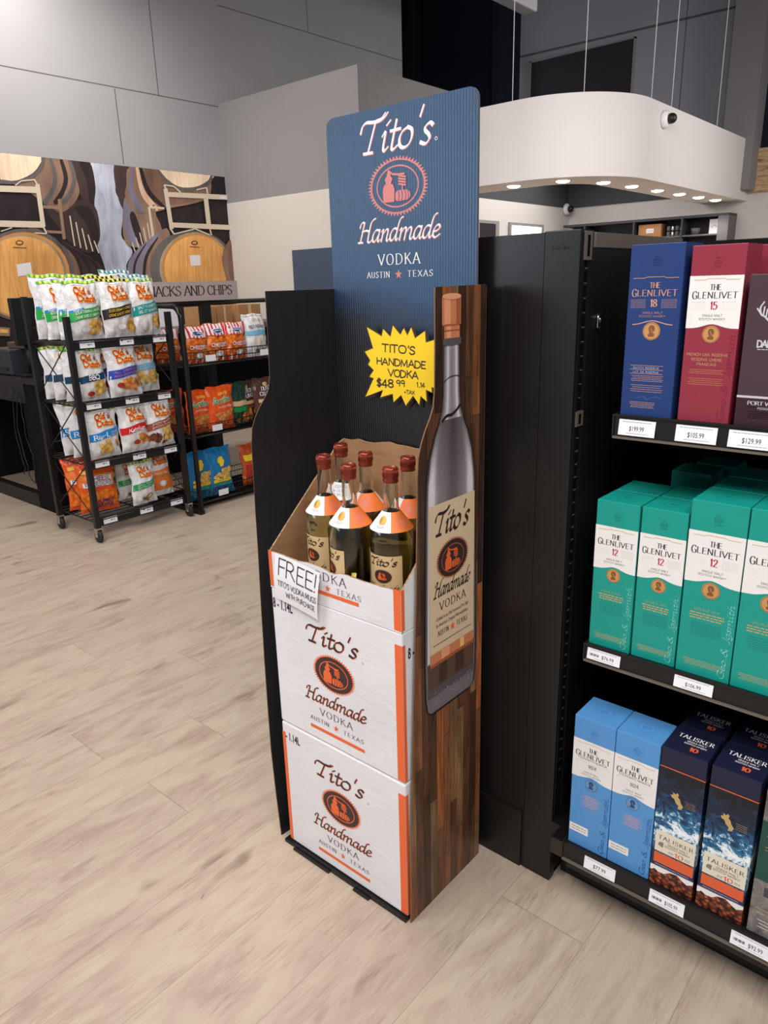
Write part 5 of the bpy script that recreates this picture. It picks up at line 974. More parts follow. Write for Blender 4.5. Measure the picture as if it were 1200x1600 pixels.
# ------------------------------------------------------------------ whisky cartons
for nm, c in (('teal', (22, 148, 134)), ('teal_dk', (14, 122, 112)), ('royal', (34, 58, 112)), ('royal_dk', (26, 45, 92)), ('burg', (142, 48, 64)), ('burg_dk', (128, 36, 56)), ('sky', (84, 146, 204)), ('sky_dk', (62, 122, 184)), ('navy_lid', (28, 32, 56)), ('plum', (72, 54, 60)), ('plum_dk', (58, 34, 42)), ('carton_cream', (232, 228, 224)), ('tal_cream', (224, 214, 194)), ('tal_orange', (216, 96, 56)), ('tal_navy', (40, 44, 90)), ('rose_gold', (206, 150, 122)), ('tan_gold', (190, 160, 104)), ('sig_cyan', (140, 216, 206)), ('sig_navy', (44, 76, 132)), ('num_red', (176, 34, 66)), ('medal', (196, 142, 88)), ('medal_dk', (128, 82, 50)), ('medal_blue', (104, 148, 190)), ('medal_blue_dk', (38, 70, 112)), ('silver', (196, 194, 196)), ('pink_dust', (160, 150, 178)), ('tob_green', (34, 74, 66)), ('castle', (128, 124, 120)), ('grey_print', (150, 148, 148))):
    mat(nm, c, .36, 0, .45)
def medal(a, cx, cz, r, c1, c2, L=3):
    a.ell(cx, cz, r, r, c1, L, 36); a.ring(cx, cz, r * .93, r * .93, r * .05, c2, L + 1, 36)
    P = [(-.30, -.62), (.32, -.62), (.34, -.3), (.12, -.16), (.16, -.02), (.34, .0), (.36, .1), (.30, .16), (.40, .28), (.32, .36), (.30, .54), (.10, .66), (-.16, .64), (-.32, .46), (-.36, .18), (-.24, -.06), (-.22, -.26), (-.42, -.4)]
    a.poly([(cx + x * r, cz + y * r) for x, y in P], c2, L + 1)
    a.stroke([(cx - r * .1, cz + r * .3), (cx + r * .05, cz + r * .1), (cx, cz - r * .1)], r * .07, r * .05, .5, c1, L + 2)
def glen(mb, W, H, body, dk, style):
    a = Art(mb, on_y(0, -.0002)); mid = W / 2
    S = lambda t: H * (1 - t)
    wave = []
    base_t, bump = (.455, .024)
    for k in range(33):
        u = k / 32; d = (u - .5) / .22; wave.append((u * W, S(base_t) + H * bump * math.exp(-d * d) * (1 if style != 'x' else 1)))
    inkT = 'ink_black'; num = 'num_red'
    if style != '18':
        a.poly([(0, S(.165)), (0, wave[0][1])] + wave[1:-1] + [(W, wave[-1][1]), (W, S(.165))], 'carton_cream', 1)
    else:
        inkT = num = 'rose_gold'; a.stroke([(u, v + .001) for u, v in wave if .1 * W < u < .9 * W], .0016, .0016, 0, 'rose_gold', 1)
    lg = 'rose_gold' if style != '12' else 'tan_gold'
    a.stroke([(W * .08, S(.188)), (W * .30, S(.188)), (W * .34, S(.182)), (W * .66, S(.182)), (W * .70, S(.188)), (W * .92, S(.188))], .0009, .0009, 0, lg, 2)
    a.text('THE', 0, None, S(.243), H * .030, inkT, 2, 'serif', 1.15, center=mid)
    a.text('LENLIVET', W * .175, W * .92, S(.288), H * .034, inkT, 2, 'serif', 1.05, track=1.1); 
    a.text('G', W * .075, W * .17, S(.291), H * .042, inkT, 2, 'serif', 1.0)
    if style == 'founder':
        a.text("FOUNDER'S RESERVE", W * .14, W * .86, S(.308), H * .012, inkT, 2, 'sans', 1); a.text('1824', 0, None, S(.362), H * .026, 'ink_grey', 2, 'serif', 1, center=mid)
        a.lines(W * .06, W * .94, S(.385), S(.318), 6, 'grey_print', 1, th=.0006, word=9)
    else:
        a.text(style[:2], 0, None, S(.348), H * .040, num, 2, 'serif', 1.3, center=mid)
        for q in (.06, .64): a.lines(W * q, W * (q + .29), S(.358), S(.305), 6, 'grey_print' if style != '18' else 'rose_gold', 1, th=.0005, word=4, ragged=.02)
    a.text('SINGLE MALT', W * .30, W * .68, S(.388 if style != 'founder' else .404), H * .011, inkT, 2, 'sans', .9, track=1); a.text('SCOTCH WHISKY', W * .24, W * .74, S(.408 if style != 'founder' else .424), H * .011, inkT, 2, 'sans', .9, track=1)
    med = ('medal', 'medal_dk') if style != 'founder' else ('medal_blue', 'medal_blue_dk')
    medal(a, mid, S(.487), W * .165, *med)
    a.text('1824', 0, None, S(.105), H * .022, dk, 1, 'serif', 1.2, center=mid); a.text('ESTD', 0, None, S(.075), H * .008, dk, 1, 'sans', 1, center=mid); a.text('SPEYSIDE', 0, None, S(.122), H * .008, dk, 1, 'sans', 1, center=mid)
    if style == '12':
        a.text('DOUBLE OAK', W * .24, W * .70, S(.610), H * .012, 'tan_gold', 1, 'sans', .8, track=1); a.lines(W * .16, W * .80, S(.665), S(.620), 3, 'tan_gold', 1, word=7, th=.0022)
        a.lines(W * .2, W * .78, S(.76), S(.68), 6, 'teal_dk', 1, word=7); a.lines(W * .12, W * .86, S(.945), S(.905), 4, 'tan_gold', 1, word=7, th=.0009)
        a.text('Geo.& Jgsmith.', W * .90, W * .90 + H * .46, S(.985), W * .12, 'sig_cyan', 3, 'script', .8, .35, rot=R(88))
    if style == 'founder':
        for q in range(5): a.ell(mid + W * .02, S(.585 + q * .018), W * (.2 + .06 * (q % 2)), H * .007, 'pink_dust', 1, 14, jag=.2, seed=q)
        a.lines(W * .25, W * .8, S(.70), S(.66), 3, 'pink_dust', 1, word=7, th=.0005)
        a.rect(W * .02, W * .50, S(.895), S(.835), 'carton_cream', 2); a.lines(W * .06, W * .46, S(.885), S(.845), 2, 'grey_print', 3, word=4)
        a.text('Geo.& Jgsmith.', W * .90, W * .90 + H * .46, S(.985), W * .12, 'sig_navy', 3, 'script', .9, .35, rot=R(88))
    if style == '15':
        a.text('FRENCH OAK RESERVE', W * .07, W * .86, S(.610), H * .0145, 'tan_gold', 1, 'sans', 1, track=1); a.text('RESERVE CHENE', W * .17, W * .76, S(.638), H * .0145, 'tan_gold', 1, 'sans', 1, track=1); a.text('FRANCAIS', W * .28, W * .66, S(.665), H * .0145, 'tan_gold', 1, 'sans', 1, track=1)
        a.lines(W * .14, W * .82, S(.715), S(.685), 3, 'medal', 1, word=8, th=.0006); a.lines(W * .14, W * .82, S(.78), S(.735), 4, 'medal', 1, word=8, th=.0006); a.lines(W * .14, W * .86, S(.93), S(.895), 3, 'medal_dk', 1, word=8, th=.0006)
        a.text('Geo.& Jgsmith.', W * .90, W * .90 + H * .52, S(.985), W * .13, 'burg_dk', 2, 'script', .8, .35, rot=R(88))
    if style == '18':
        for q in (.690, .714, .738): a.rect(W * .14, W * .78, S(q), S(q) + .0007, 'rose_gold', 1)
        a.text('BATCH RESERVE', W * .20, W * .70, S(.708), H * .011, 'silver', 1, 'sans', .9, track=1); a.text('LOT DE RESERVE', W * .20, W * .70, S(.732), H * .011, 'silver', 1, 'sans', .9, track=1)
        a.lines(W * .17, W * .80, S(.785), S(.745), 4, 'rose_gold', 1, word=8, th=.0007); a.lines(W * .17, W * .80, S(.85), S(.80), 4, 'rose_gold', 1, word=8, th=.0007); a.lines(W * .18, W * .68, S(.945), S(.905), 4, 'rose_gold', 1, word=8, th=.0008)
        a.stroke(cat_rom([(W * .3, S(.885)), (W * .45, S(.875)), (W * .5, S(.89)), (W * .66, S(.872)), (W * .78, S(.882))]), .0008, .0006, 0, 'sky_dk', 1)
def lid(mb, W, H, D, body, dk, seamz=None):
    a = Art(mb, on_top(H, .0002)); a.ring(W / 2, D * .5, W * .22, D * .2, .0012, dk, 1, 30); a.text('1824', 0, None, D * .46, .008, dk, 1, 'serif', 1, center=W / 2)
def carton(kind, W, H, D, body, dk, loc, label, group=None):
    mb = MB(); mb.box(0, W, 0, D, 0, H, body, bev=.0012)
    if kind in ('12', '15', '18', 'founder'): glen(mb, W, H, body, dk, kind); lid(mb, W, H, D, body, dk)
    a = Art(mb, on_y(0, -.0002)); S = lambda t: H * (1 - t); top = Art(mb, on_top(H, .0002))
    side = Art(mb, lambda u, v, L: (W + .0002 * L, u, v))
    if kind == 'talisker':
        a.rect(0, W, S(.455 + .0), S(.13), 'sea_print', 1); a.rect(0, W, S(.86), S(.45), 'sea_print', 1); side.rect(.001, D - .001, S(.86), S(.13), 'sea_print', 1)
        a.rect(0, W, S(.137), S(.130), 'tal_orange', 2); side.rect(0, D, S(.137), S(.130), 'tal_orange', 2)
        isle = [(-.5, .9), (-.2, .75), (0, 1), (.2, .8), (.1, .5), (.35, .3), (.5, -.1), (.8, -.5), (.6, -.9), (.2, -1), (.25, -.6), (-.1, -.3), (-.3, .1), (-.6, .2), (-.75, .5), (-.45, .6)]
        a.poly([(W * .44 + x * W * .19, S(.335) + y * H * .055) for x, y in isle], 'tan_gold', 3); a.lines(W * .62, W * .86, S(.365), S(.315), 4, 'tan_gold', 3, word=3, th=.0006)
        a.rect(W * .06, W * .97, S(.745), S(.590), 'tal_cream', 2); side.rect(0, D * .1, S(.745), S(.590), 'tal_cream', 2)
        a.text('TALISKER', W * .12, W * .92, S(.652), H * .028, 'ink_dark', 3, 'serif', 1.0, track=1.4); a.text('SINGLE MALT', W * .34, W * .82, S(.678), H * .0125, 'ink_dark', 3, 'sans', 1); a.text('SCOTCH WHISKY', W * .28, W * .86, S(.697), H * .0125, 'ink_dark', 3, 'sans', 1)
        a.text('10', W * .52, W * .72, S(.738), H * .030, 'tal_orange', 3, 'serif', 1.6); a.lines(W * .38, W * .50, S(.735), S(.715), 2, 'ink_grey', 3, word=2); a.lines(W * .75, W * .88, S(.735), S(.715), 2, 'ink_grey', 3, word=2); a.ell(W * .2, S(.69), W * .06, H * .02, 'castle', 3, 12, jag=.3)
        a.rect(W * .06, W * .97, S(.83), S(.753), 'tal_orange', 2)
        rnd = random.Random(3)
        for q in range(22): a.rect(W * (.06 + q * .041), W * (.06 + q * .041 + .03), S(.753 + rnd.random() * .004), S(.745), 'sea_print', 3)
        a.rect(W * .0, W * .97, S(.855), S(.83), 'tal_navy', 2); a.lines(W * .1, W * .9, S(.85), S(.836), 1, 'tal_cream', 3, word=10, th=.0008)
        a.rect(0, W, S(.90), S(.855), 'carton_cream', 1); a.rect(0, W, S(.94), S(.90), 'sea_print', 1)
        pk = [(0, S(.91)), (W * .1, S(.885)), (W * .2, S(.90)), (W * .34, S(.895)), (W * .45, S(.87)), (W * .62, S(.862)), (W * .75, S(.885)), (W * .86, S(.90)), (W, S(.88)), (W, 0.001), (0, .001)]
        a.poly(pk, 'rock_print', 3); side.rect(0, D, .001, S(.89), 'rock_print', 3); side.rect(0, D, S(.93), S(.86), 'sea_print', 1)
        for ar, y0, hh in ((top, D * .56, .013),): ar.text('TALISKER', W * .14, W * .92, y0, hh, 'ink_white', 1, 'serif', 1.1, track=1.4)
        top.text('SINGLE MALT', W * .38, W * .80, D * .46, .0045, 'ink_white', 1, 'sans', 1.2); top.text('SCOTCH WHISKY', W * .34, W * .84, D * .37, .0045, 'ink_white', 1, 'sans', 1.2); top.text('10', W * .52, W * .70, D * .16, .013, 'tal_orange', 1, 'serif', 2)
    if kind == 'dalmore':
        a.rect(0, W, S(.80), S(.785), 'silver', 1); a.rect(0, W, .001, S(.80), 'plum_dk', 1)
        for sgn in (1, -1):
            X = lambda q: W * .45 + sgn * q * W
            a.stroke(cat_rom([(X(.04), S(.30)), (X(.12), S(.27)), (X(.20), S(.25)), (X(.22), S(.21)), (X(.17), S(.175))]), .0032, .002, .6, 'silver', 1 + .5 * sgn)
            for li, (p0, p1) in enumerate((((.11, .272), (.10, .22)), ((.16, .262), (.15, .205)), ((.21, .245), (.27, .215)), ((.06, .29), (.04, .25)))): a.stroke([(X(p0[0]), S(p0[1])), (X(p1[0]), S(p1[1]))], .0025, .0018, .6, 'silver', 2.2 + li * .5 + .25 * sgn)
        a.poly([(W * .39, S(.29)), (W * .51, S(.29)), (W * .49, S(.34)), (W * .45, S(.37)), (W * .41, S(.34))], 'silver', 2)
        a.text('DALMORE', W * .24, W * .84, S(.462), H * .042, 'silver', 1, 'sans', 1.8); a.lines(W * .25, W * .82, S(.485), S(.47), 1, 'silver', 1, word=10, th=.0012)
        a.text('PORT WOOD', W * .20, W * .84, S(.845), H * .024, 'silver', 1, 'serif', 1.6); a.rect(W * .2, W * .84, S(.862), S(.859), 'silver', 1); a.text('RESERVE', W * .38, W * .70, S(.872), H * .012, 'silver', 1, 'sans', 1.2); a.lines(W * .2, W * .85, S(.94), S(.885), 5, 'silver', 1, word=6, th=.0008)
    if kind == 'castle':
        a.rect(0, W, S(.62), S(.22), 'tob_green', 1); a.rect(0, W, .001, S(.62), 'castle_print', 1); a.rect(0, W, S(.22), H - .001, 'castle_print', 1)
        a.text('TOMATIN', W * .12, W * .88, S(.36), H * .045, 'tan_gold', 2, 'serif', 1.8); a.lines(W * .1, W * .9, S(.42), S(.38), 2, 'tan_gold', 2, word=6, th=.001)
        a.lines(W * .1, W * .8, S(.86), S(.80), 2, 'tan_gold', 2, word=4, th=.0016); a.lines(W * .15, W * .9, S(.95), S(.88), 3, 'ink_white', 2, word=5, th=.001)
        a.poly([(W * .2, S(.70)), (W * .2, S(.655)), (W * .3, S(.655)), (W * .3, S(.67)), (W * .5, S(.67)), (W * .5, S(.645)), (W * .6, S(.645)), (W * .6, S(.72)), (W * .2, S(.72))], 'grey_dark', 2)
    o = mb.build('whisky_carton', loc=loc); return tag(o, label, 'carton', group)
def again(o, loc, label, rz=0):
    c = o.copy(); COL.objects.link(c); c.location = loc; c.rotation_euler = (0, 0, rz); c['label'] = label; return c
U = 1.1655
carton('18', .098, .312, .092, 'royal', 'royal_dk', (-.5755, 1.365, U), 'royal blue whisky carton with gold 18, leftmost on the top shelf', 'cartons on the top shelf')
b15 = carton('15', .089, .305, .090, 'burg', 'burg_dk', (-.4655, 1.365, U), 'burgundy whisky carton with white 15 label beside the royal blue one', 'cartons on the top shelf')
again(b15, (-.394, 1.472, U), 'second burgundy carton half hidden behind the dark plum one')
carton('dalmore', .092, .255, .088, 'plum', 'plum_dk', (-.3665, 1.3635, U), 'dark plum carton with silver stag antlers, rightmost on the top shelf', 'cartons on the top shelf')
M = .6825; GL = 'teal cartons on the middle shelf'
s12 = carton('12', .0875, .318, .0875, 'teal', 'teal_dk', (-.5945, 1.330, M), 'small teal carton numbered 12, front left corner of the middle shelf', GL)
again(s12, (-.5035, 1.332, M), 'small teal carton numbered 12, second from the left at the front', 0)
again(s12, (-.594, 1.420, M), 'small teal carton directly behind the front left one'); again(s12, (-.503, 1.424, M), 'small teal carton directly behind the second front one')
again(s12, (-.500, 1.514, M), 'small teal carton third in the second row from the left')
again(s12, (-.560, 1.640, M), 'shaded teal carton standing apart deep in the middle shelf'); again(s12, (-.540, 1.745, M), 'shaded teal carton furthest back on the middle shelf')
l12 = carton('12', .099, .349, .099, 'teal', 'teal_dk', (-.4125, 1.330, M), 'large teal carton numbered 12, third from the left on the middle shelf', GL)
again(l12, (-.3115, 1.331, M), 'large teal carton at the right edge of the middle shelf')
again(l12, (-.2105, 1.331, M), 'large teal carton beyond the right edge of the middle shelf')
again(l12, (-.411, 1.432, M), 'large teal carton right behind the third front carton'); again(l12, (-.310, 1.433, M), 'large teal carton right behind the right edge one')
again(l12, (-.408, 1.535, M), 'large teal carton third deep behind the large front ones'); again(l12, (-.306, 1.536, M), 'large teal carton third deep at the right edge')
LZ = .1850; GF = 'sky blue cartons on the bottom shelf'
fo = carton('founder', .0925, .334, .090, 'sky', 'sky_dk', (-.6015, 1.301, LZ), 'sky blue carton leftmost on the bottom shelf', GF)
again(fo, (-.5075, 1.301, LZ), 'sky blue carton second from the left on the bottom shelf, beside the dark sea carton')
GT = 'sea print cartons on the bottom shelf'
ta = carton('talisker', .0885, .337, .096, 'navy_lid', 'navy_lid', (-.4125, 1.301, LZ), 'navy sea print carton with orange 10, beside the sky blue ones', GT)
again(ta, (-.3160, 1.301, LZ), 'navy sea print carton with orange 10, right one of the two in front')
again(ta, (-.4105, 1.399, LZ), 'navy sea print carton behind the left one, only its lid showing'); again(ta, (-.3140, 1.400, LZ), 'navy sea print carton behind the right one, only its lid showing')
carton('castle', .098, .335, .096, 'castle', 'castle', (-.217, 1.301, LZ), 'grey and green castle print carton at the right edge of the bottom shelf', 'cartons on the bottom shelf')
# ------------------------------------------------------------------ chip bags
for nm, c in (('od_red', (206, 52, 26)), ('od_yellow', (248, 208, 62)), ('bg_green', (38, 158, 66)), ('bg_blue', (30, 128, 196)), ('bg_black', (26, 24, 24)), ('bg_teal', (16, 146, 140)), ('bg_navy', (22, 62, 92)), ('bg_royal', (24, 64, 168)), ('bg_lblue', (110, 176, 206)), ('bg_red', (204, 30, 34)), ('bg_brown', (150, 66, 40)), ('bg_dgreen', (18, 142, 76)), ('bg_orange', (232, 122, 40)), ('check_g', (70, 176, 60)), ('check_y', (238, 226, 60)), ('bowl', (200, 196, 190)), ('sauce', (168, 44, 30)), ('pickle', (120, 110, 50)), ('mill_brown', (170, 88, 38)), ('pl_purple', (64, 44, 112)), ('pl_yellow', (248, 196, 60)), ('bag_stripe', (206, 42, 50)), ('bag_white', (234, 230, 230)), ('arriba_green', (60, 140, 50)), ('crunch_cream', (214, 178, 140)), ('crunch_red', (130, 62, 44)), ('gold_band', (236, 196, 40))):
    mat(nm, c, .34, 0, .5)
def bag_fn(W, H, D, seed):
    rnd = random.Random(seed); ph = [rnd.uniform(0, 6.28) for _ in range(6)]; sk = rnd.uniform(-.012, .012)
    def f(u, v, L=0, side=1):      # u in -W/2..W/2, v 0..H
        t = min(max(v / H, 0), 1); q = 2 * u / W; q = max(-1, min(1, q))
        ps = max(0, math.sin(math.pi * min(1, max(0, (t - .035) / .93)))) ** .55; ed = max(0, 1 - abs(q) ** 2.6) ** .65
        nar = 1 - .09 * math.sin(math.pi * t)
        d = D / 2 * ps * ed
        wr = (.0035 * math.sin(14 * q + ph[0] + 5 * t) + .003 * math.sin(9 * q - 17 * t + ph[1]) + .0025 * math.sin(30 * t + 6 * q + ph[2])) * (1 - .75 * ps * ed) * min(1, 6 * (t * (1 - t)) + .5)
        return (u * nar + sk * t + .004 * math.sin(11 * t + ph[3]), -side * d + wr - side * L * .0010 - (.0028 * side if L else 0), v + .004 * math.sin(5 * q + ph[4]) * t)
    return f
def bag(name, W, H, D, film, art, loc, rz, label, group, seed=1, tilt=0, check=None):
    f = bag_fn(W, H, D, seed); mb = MB(); nu, nv = 20, 26
    for side in (1, -1):
        mb.mesh([f(-W / 2 + W * i / nu, H * j / nv, 0, side) for j in range(nv + 1) for i in range(nu + 1)], [(j * (nu + 1) + i, j * (nu + 1) + i + 1, (j + 1) * (nu + 1) + i + 1, (j + 1) * (nu + 1) + i) for j in range(nv) for i in range(nu)], film, True)
    a = Art(mb, lambda u, v, L: f(u * W, v * H, L), .045); a.W, a.Hh = W, H
    a.fine = .06
    if check:
        for k in range(14): a.grid([(-.49 + k * .07, .955), (-.42 + k * .07, .955), (-.42 + k * .07, .995), (-.49 + k * .07, .995)], check[k % 2], 1)
        b2 = Art(mb, lambda u, v, L: f(u * W, v * H, L, -1), .06)
        for k in range(14): b2.grid([(-.49 + k * .07, .955), (-.42 + k * .07, .955), (-.42 + k * .07, .995), (-.49 + k * .07, .995)], check[k % 2], 1)
    if art: art(a)
    o = mb.build('chip_bag'); o.location = loc; o.rotation_mode = 'XYZ'; o.rotation_euler = (tilt, 0, rz)
    tag(o, label, 'chip bag', group); return o
def od_logo(a, y=.64, x=-.26, s=1):
    for g, mt, L in ((1.6, 'od_yellow', 2), (0, 'od_red', 3)):
        a.text('Old', x, x + .33 * s, y + .130 * s, .100 * s, mt, L, 'heavy', 1.05, .04, grow=g); a.text('Dutch', x + .02, x + .60 * s, y, .105 * s, mt, L, 'heavy', 1.0, .04, grow=g)
    mx, my = x + .45 * s, y + .17 * s
    a.poly([(mx - .05, my - .04), (mx + .06, my - .04), (mx + .03, my + .02), (mx - .02, my + .02)], 'mill_brown', 2)
    a.stroke([(mx - .06, my + .0), (mx + .06, my + .08)], .010, .010, 0, 'mill_brown', 3); a.stroke([(mx - .05, my + .085), (mx + .055, my + .005)], .010, .010, 0, 'mill_brown', 3)
    a.lines(-.30, .34, .90, .925, 1, 'ink_grey', 2, th=.006, word=9)
def chips(a, seed, mt='chips_print', y=.13, n=7, x0=-.1, x1=.42):
    rnd = random.Random(seed)
    for q in range(n + 5): a.ell(rnd.uniform(x0, x1), y + rnd.uniform(-.06, .12), rnd.uniform(.07, .14), rnd.uniform(.035, .065), mt, 2 + q * .4, 14, rnd.uniform(-.8, .8), .08, q)
def band(a, y0, y1, h, mt, lines_=(), slope=.10, col='ink_white', st='sans', b=1.3):
    a.grid([(-.49, y0), (.49, y1), (.49, y1 + h), (-.49, y0 + h)], mt, 1.5, 10, 2)
    n = len(lines_)
    for i, t in enumerate(lines_):
        hh = h / (n + .6) * .62; yy = y0 + h * (1 - (i + .85) / (n + .25)); a.text(t, -.36, .40, yy + (y1 - y0) * .14, hh, col, 3, st, b, .15, rot=math.atan((y1 - y0)) * .9)
def bowl(a, x, y, fill='sauce'):
    a.ell(x, y, .15, .065, 'bowl', 5, 24); a.ell(x, y + .008, .12, .048, fill, 6, 24)
def art_green(a): od_logo(a); a.grid([(-.49, .46), (-.1, .49), (-.1, .53), (-.49, .50)], 'bg_blue', 2, 4, 1); a.text('Rip-L', -.40, -.14, .475, .04, 'ink_white', 3, 'heavy', .7, rot=.05); band(a, .30, .40, .17, 'bg_green', ("SOUR CREAM & ONION", "CREME SURE ET OIGNON")); chips(a, 2, y=.17, x0=.05); a.ell(-.1, .16, .13, .06, 'bowl', 6, 20); a.ell(-.1, .17, .10, .045, 'bag_white', 7, 20)
def art_black(a): od_logo(a); band(a, .30, .40, .17, 'bg_black', ("SOUR CREAM 'N ONION", "CREME SURE ET OIGNON"), col='pl_yellow'); bowl(a, -.02, .17, 'bag_white'); chips(a, 5, y=.2, x0=.2)
def art_teal(a): od_logo(a); band(a, .33, .43, .17, 'bg_teal', ("SALT 'N VINEGAR", 'SEL ET VINAIGRE')); chips(a, 6, y=.20, x0=.1); a.ell(-.14, .16, .15, .08, 'bowl', 6, 20)
def art_bbq(a): od_logo(a); band(a, .33, .40, .13, 'bg_navy'); a.text('BBQ', -.20, .18, .385, .085, 'ink_white', 3, 'heavy', .8, rot=.05); chips(a, 8, y=.2, n=8, x0=.0); bowl(a, -.12, .12)
def art_dressed(a): od_logo(a); band(a, .33, .41, .16, 'bg_royal', ('ALL DRESSED', 'ASSAISONNEES'), col='ink_salmon'); chips(a, 9, 'nacho_print', .2, 9, -.1, .4); a.ell(-.2, .22, .11, .05, 'sauce', 6, 16)
def art_lblue(a): od_logo(a); band(a, .40, .44, .12, 'bg_lblue', ('ORIGINAL', 'RECETTE')); chips(a, 3, y=.25, n=10, x0=-.35)
def art_ripl(a): od_logo(a); band(a, .34, .45, .15, 'bg_blue'); a.text('Rip-L', -.42, .10, .38, .085, 'ink_white', 4, 'serif', 1.8, .1, rot=.08); a.text('CHIPS', .16, .38, .475, .035, 'ink_white', 4, 'sans', 1.4, rot=.08); a.text('CROUSTILLES', .14, .42, .43, .025, 'ink_white', 4, 'sans', 1.4, rot=.08); chips(a, 4, y=.18, n=10, x0=-.2)
def art_ketchup(a): od_logo(a); band(a, .36, .46, .14, 'bg_red'); a.text('Ketchup', -.28, .30, .405, .075, 'ink_white', 4, 'script', 1.9, .2, rot=.08); bowl(a, -.06, .19); chips(a, 7, 'nacho_print', .26, 6, .1)
def art_brown(a): od_logo(a); band(a, .34, .46, .15, 'bg_brown', ('SMOKY BACON', 'BACON FUME')); chips(a, 11, y=.24, x0=.1); chips(a, 12, 'rock_print', .16, 6, -.4, .1)
def art_dill(a): od_logo(a); band(a, .34, .42, .14, 'bg_dgreen', ('DILL PICKLE', 'CORNICHON')); a.ell(.08, .17, .17, .05, 'pickle', 4, 18, .3); a.ell(-.06, .12, .14, .04, 'pickle', 5, 18, -.2); a.ell(.1, .18, .1, .025, 'crunch_cream', 6, 14, .3)
def art_orange(a): od_logo(a); a.grid([(-.49, .12), (.49, .12), (.49, .55), (-.49, .50)], 'bg_orange', 1.5, 8, 4); a.text('CREAMY DILL', -.30, .35, .44, .04, 'ink_white', 3, 'sans', 1.3); a.text('AVEC TREMPETTE', -.30, .35, .38, .03, 'bg_dgreen', 3, 'sans', 1.3); bowl(a, .0, .25, 'bag_white')
def art_pleesers(a):
    a.text('OLD DUTCH', -.36, .34, .86, .07, 'bg_red', 2, 'heavy', .8, grow=0); a.rect(-.48, .48, .50, .74, 'bg_orange', 1.2); a.rect(-.26, .40, .60, .70, 'bag_white', 2); a.text('CHEESE', -.20, .36, .61, .075, 'pl_purple', 3, 'heavy', .7)
    a.rect(-.40, .42, .50, .59, 'bag_white', 2.2); a.text('PLEESERS', -.36, .40, .515, .065, 'pl_purple', 3, 'heavy', .7); a.grid([(-.49, .08), (.49, .08), (.49, .42), (-.49, .42)], 'cheese_print', 1.5, 8, 4)
    a.text('PUFFED', -.10, .32, .17, .055, 'pl_purple', 4, 'heavy', .8, grow=.6); a.text('SOUFFLE', -.10, .32, .09, .055, 'pl_purple', 4, 'heavy', .8, grow=.6); a.rect(-.42, -.2, .76, .83, 'pl_yellow', 2)
def art_cheezies(a):
    for k in range(7):
        x = -.48 + k * .145; a.grid([(x, .68), (x + .07, .68), (x + .07, .985), (x, .985)], 'bag_stripe' if 1 else '', 2, 2, 4)
    a.grid([(-.49, .68), (.49, .68), (.49, .985), (-.49, .985)], 'bag_white', 1, 8, 4)
    for k in range(8):
        x = -.49 + k * .125; a.grid([(x, .01), (x + .06, .01), (x + .06, .14), (x, .14)], 'bag_white' if k % 2 else 'bag_stripe', 2, 1, 2)
    a.ell(.02, .80, .22, .075, 'bag_white', 3, 24); a.ell(.02, .80, .19, .055, 'sig_navy', 4, 24); a.stroke([(-.12, .80), (.02, .815), (.16, .80)], .02, .02, 0, 'bag_white', 5)
    a.text('CHEEZIES', -.33, .37, .38, .085, 'bag_stripe', 3, 'sans', 2.4, grow=.8); a.text('CHEEZIES', -.33, .37, .38, .085, 'bag_white', 4, 'sans', 1.7); a.ell(.02, .2, .16, .07, 'bag_white', 3, 20, 0, .1)
def art_rest(a): a.text('OLD DUTCH', -.15, .25, .82, .06, 'tan_gold', 2, 'serif', 1.3); a.text('RESTAURANTE', -.36, .38, .66, .075, 'ink_dark', 2, 'serif', 1.3); band(a, .50, .50, .11, 'bg_lblue'); chips(a, 4, 'tal_cream', .26, 7, -.2, .3); a.ell(.05, .14, .25, .05, 'ink_grey', 3, 18)
def art_arriba(a): 
    for g, mt, L in ((1.4, 'bag_white', 2), (0, 'arriba_green', 3)): a.text('Arriba', -.36, .34, .60, .13, mt, L, 'heavy', .8, .1, rot=.05, grow=g)
    a.text('NACHO CHEESE', -.22, .32, .51, .035, 'bag_white', 3, 'sans', 1.2); a.poly([(-.38, .40), (.36, .46), (.10, .12)], 'nacho_print', 2) if False else a.grid([(-.02, .14), (.10, .12), (.40, .46), (-.40, .38)], 'nacho_print', 2, 5, 5); a.text('OLD DUTCH', -.12, .22, .80, .05, 'pl_yellow', 2, 'heavy', .9)
def art_crunch(a): a.ell(0, .86, .10, .05, 'tan_gold', 2, 16); a.text('DUTCH', -.22, .30, .72, .085, 'bag_white', 2, 'serif', 1.8); a.text('CRUNCH', -.30, .38, .60, .085, 'bag_white', 2, 'serif', 1.8); a.rect(-.4, .46, .44, .52, 'crunch_cream', 2); a.rect(-.4, .46, .34, .42, 'crunch_red', 2); chips(a, 4, 'nacho_print', .16, 6, -.2, .4)
def art_green2(a): a.rect(-.4, .46, .44, .56, 'crunch_cream', 2); a.rect(-.4, .46, .30, .42, 'bg_dgreen', 2); chips(a, 5, 'nacho_print', .14, 5, -.2, .4)
def art_blue(a): a.ell(0, .70, .14, .10, 'gold_band', 2, 16, .4, .2); a.text('HAWKINS', -.30, .30, .60, .05, 'bag_white', 3, 'heavy', .7, rot=.3) if False else None; chips(a, 5, 'chips_print', .42, 9, -.3, .3); a.rect(-.35, .35, .27, .34, 'gold_band', 3); a.rect(-.35, .35, .19, .26, 'bg_teal', 3); [a.grid([(-.42 + k * .11, .03), (-.38 + k * .11, .03), (-.36 + k * .11, .15), (-.40 + k * .11, .15)], 'bg_lblue' if k % 2 else 'bg_dgreen', 2, 1, 2) for k in range(8)]
def art_rust(a): a.rect(-.4, .4, .6, .75, 'gold_band', 2); a.rect(-.4, .4, .2, .5, 'sauce', 2)

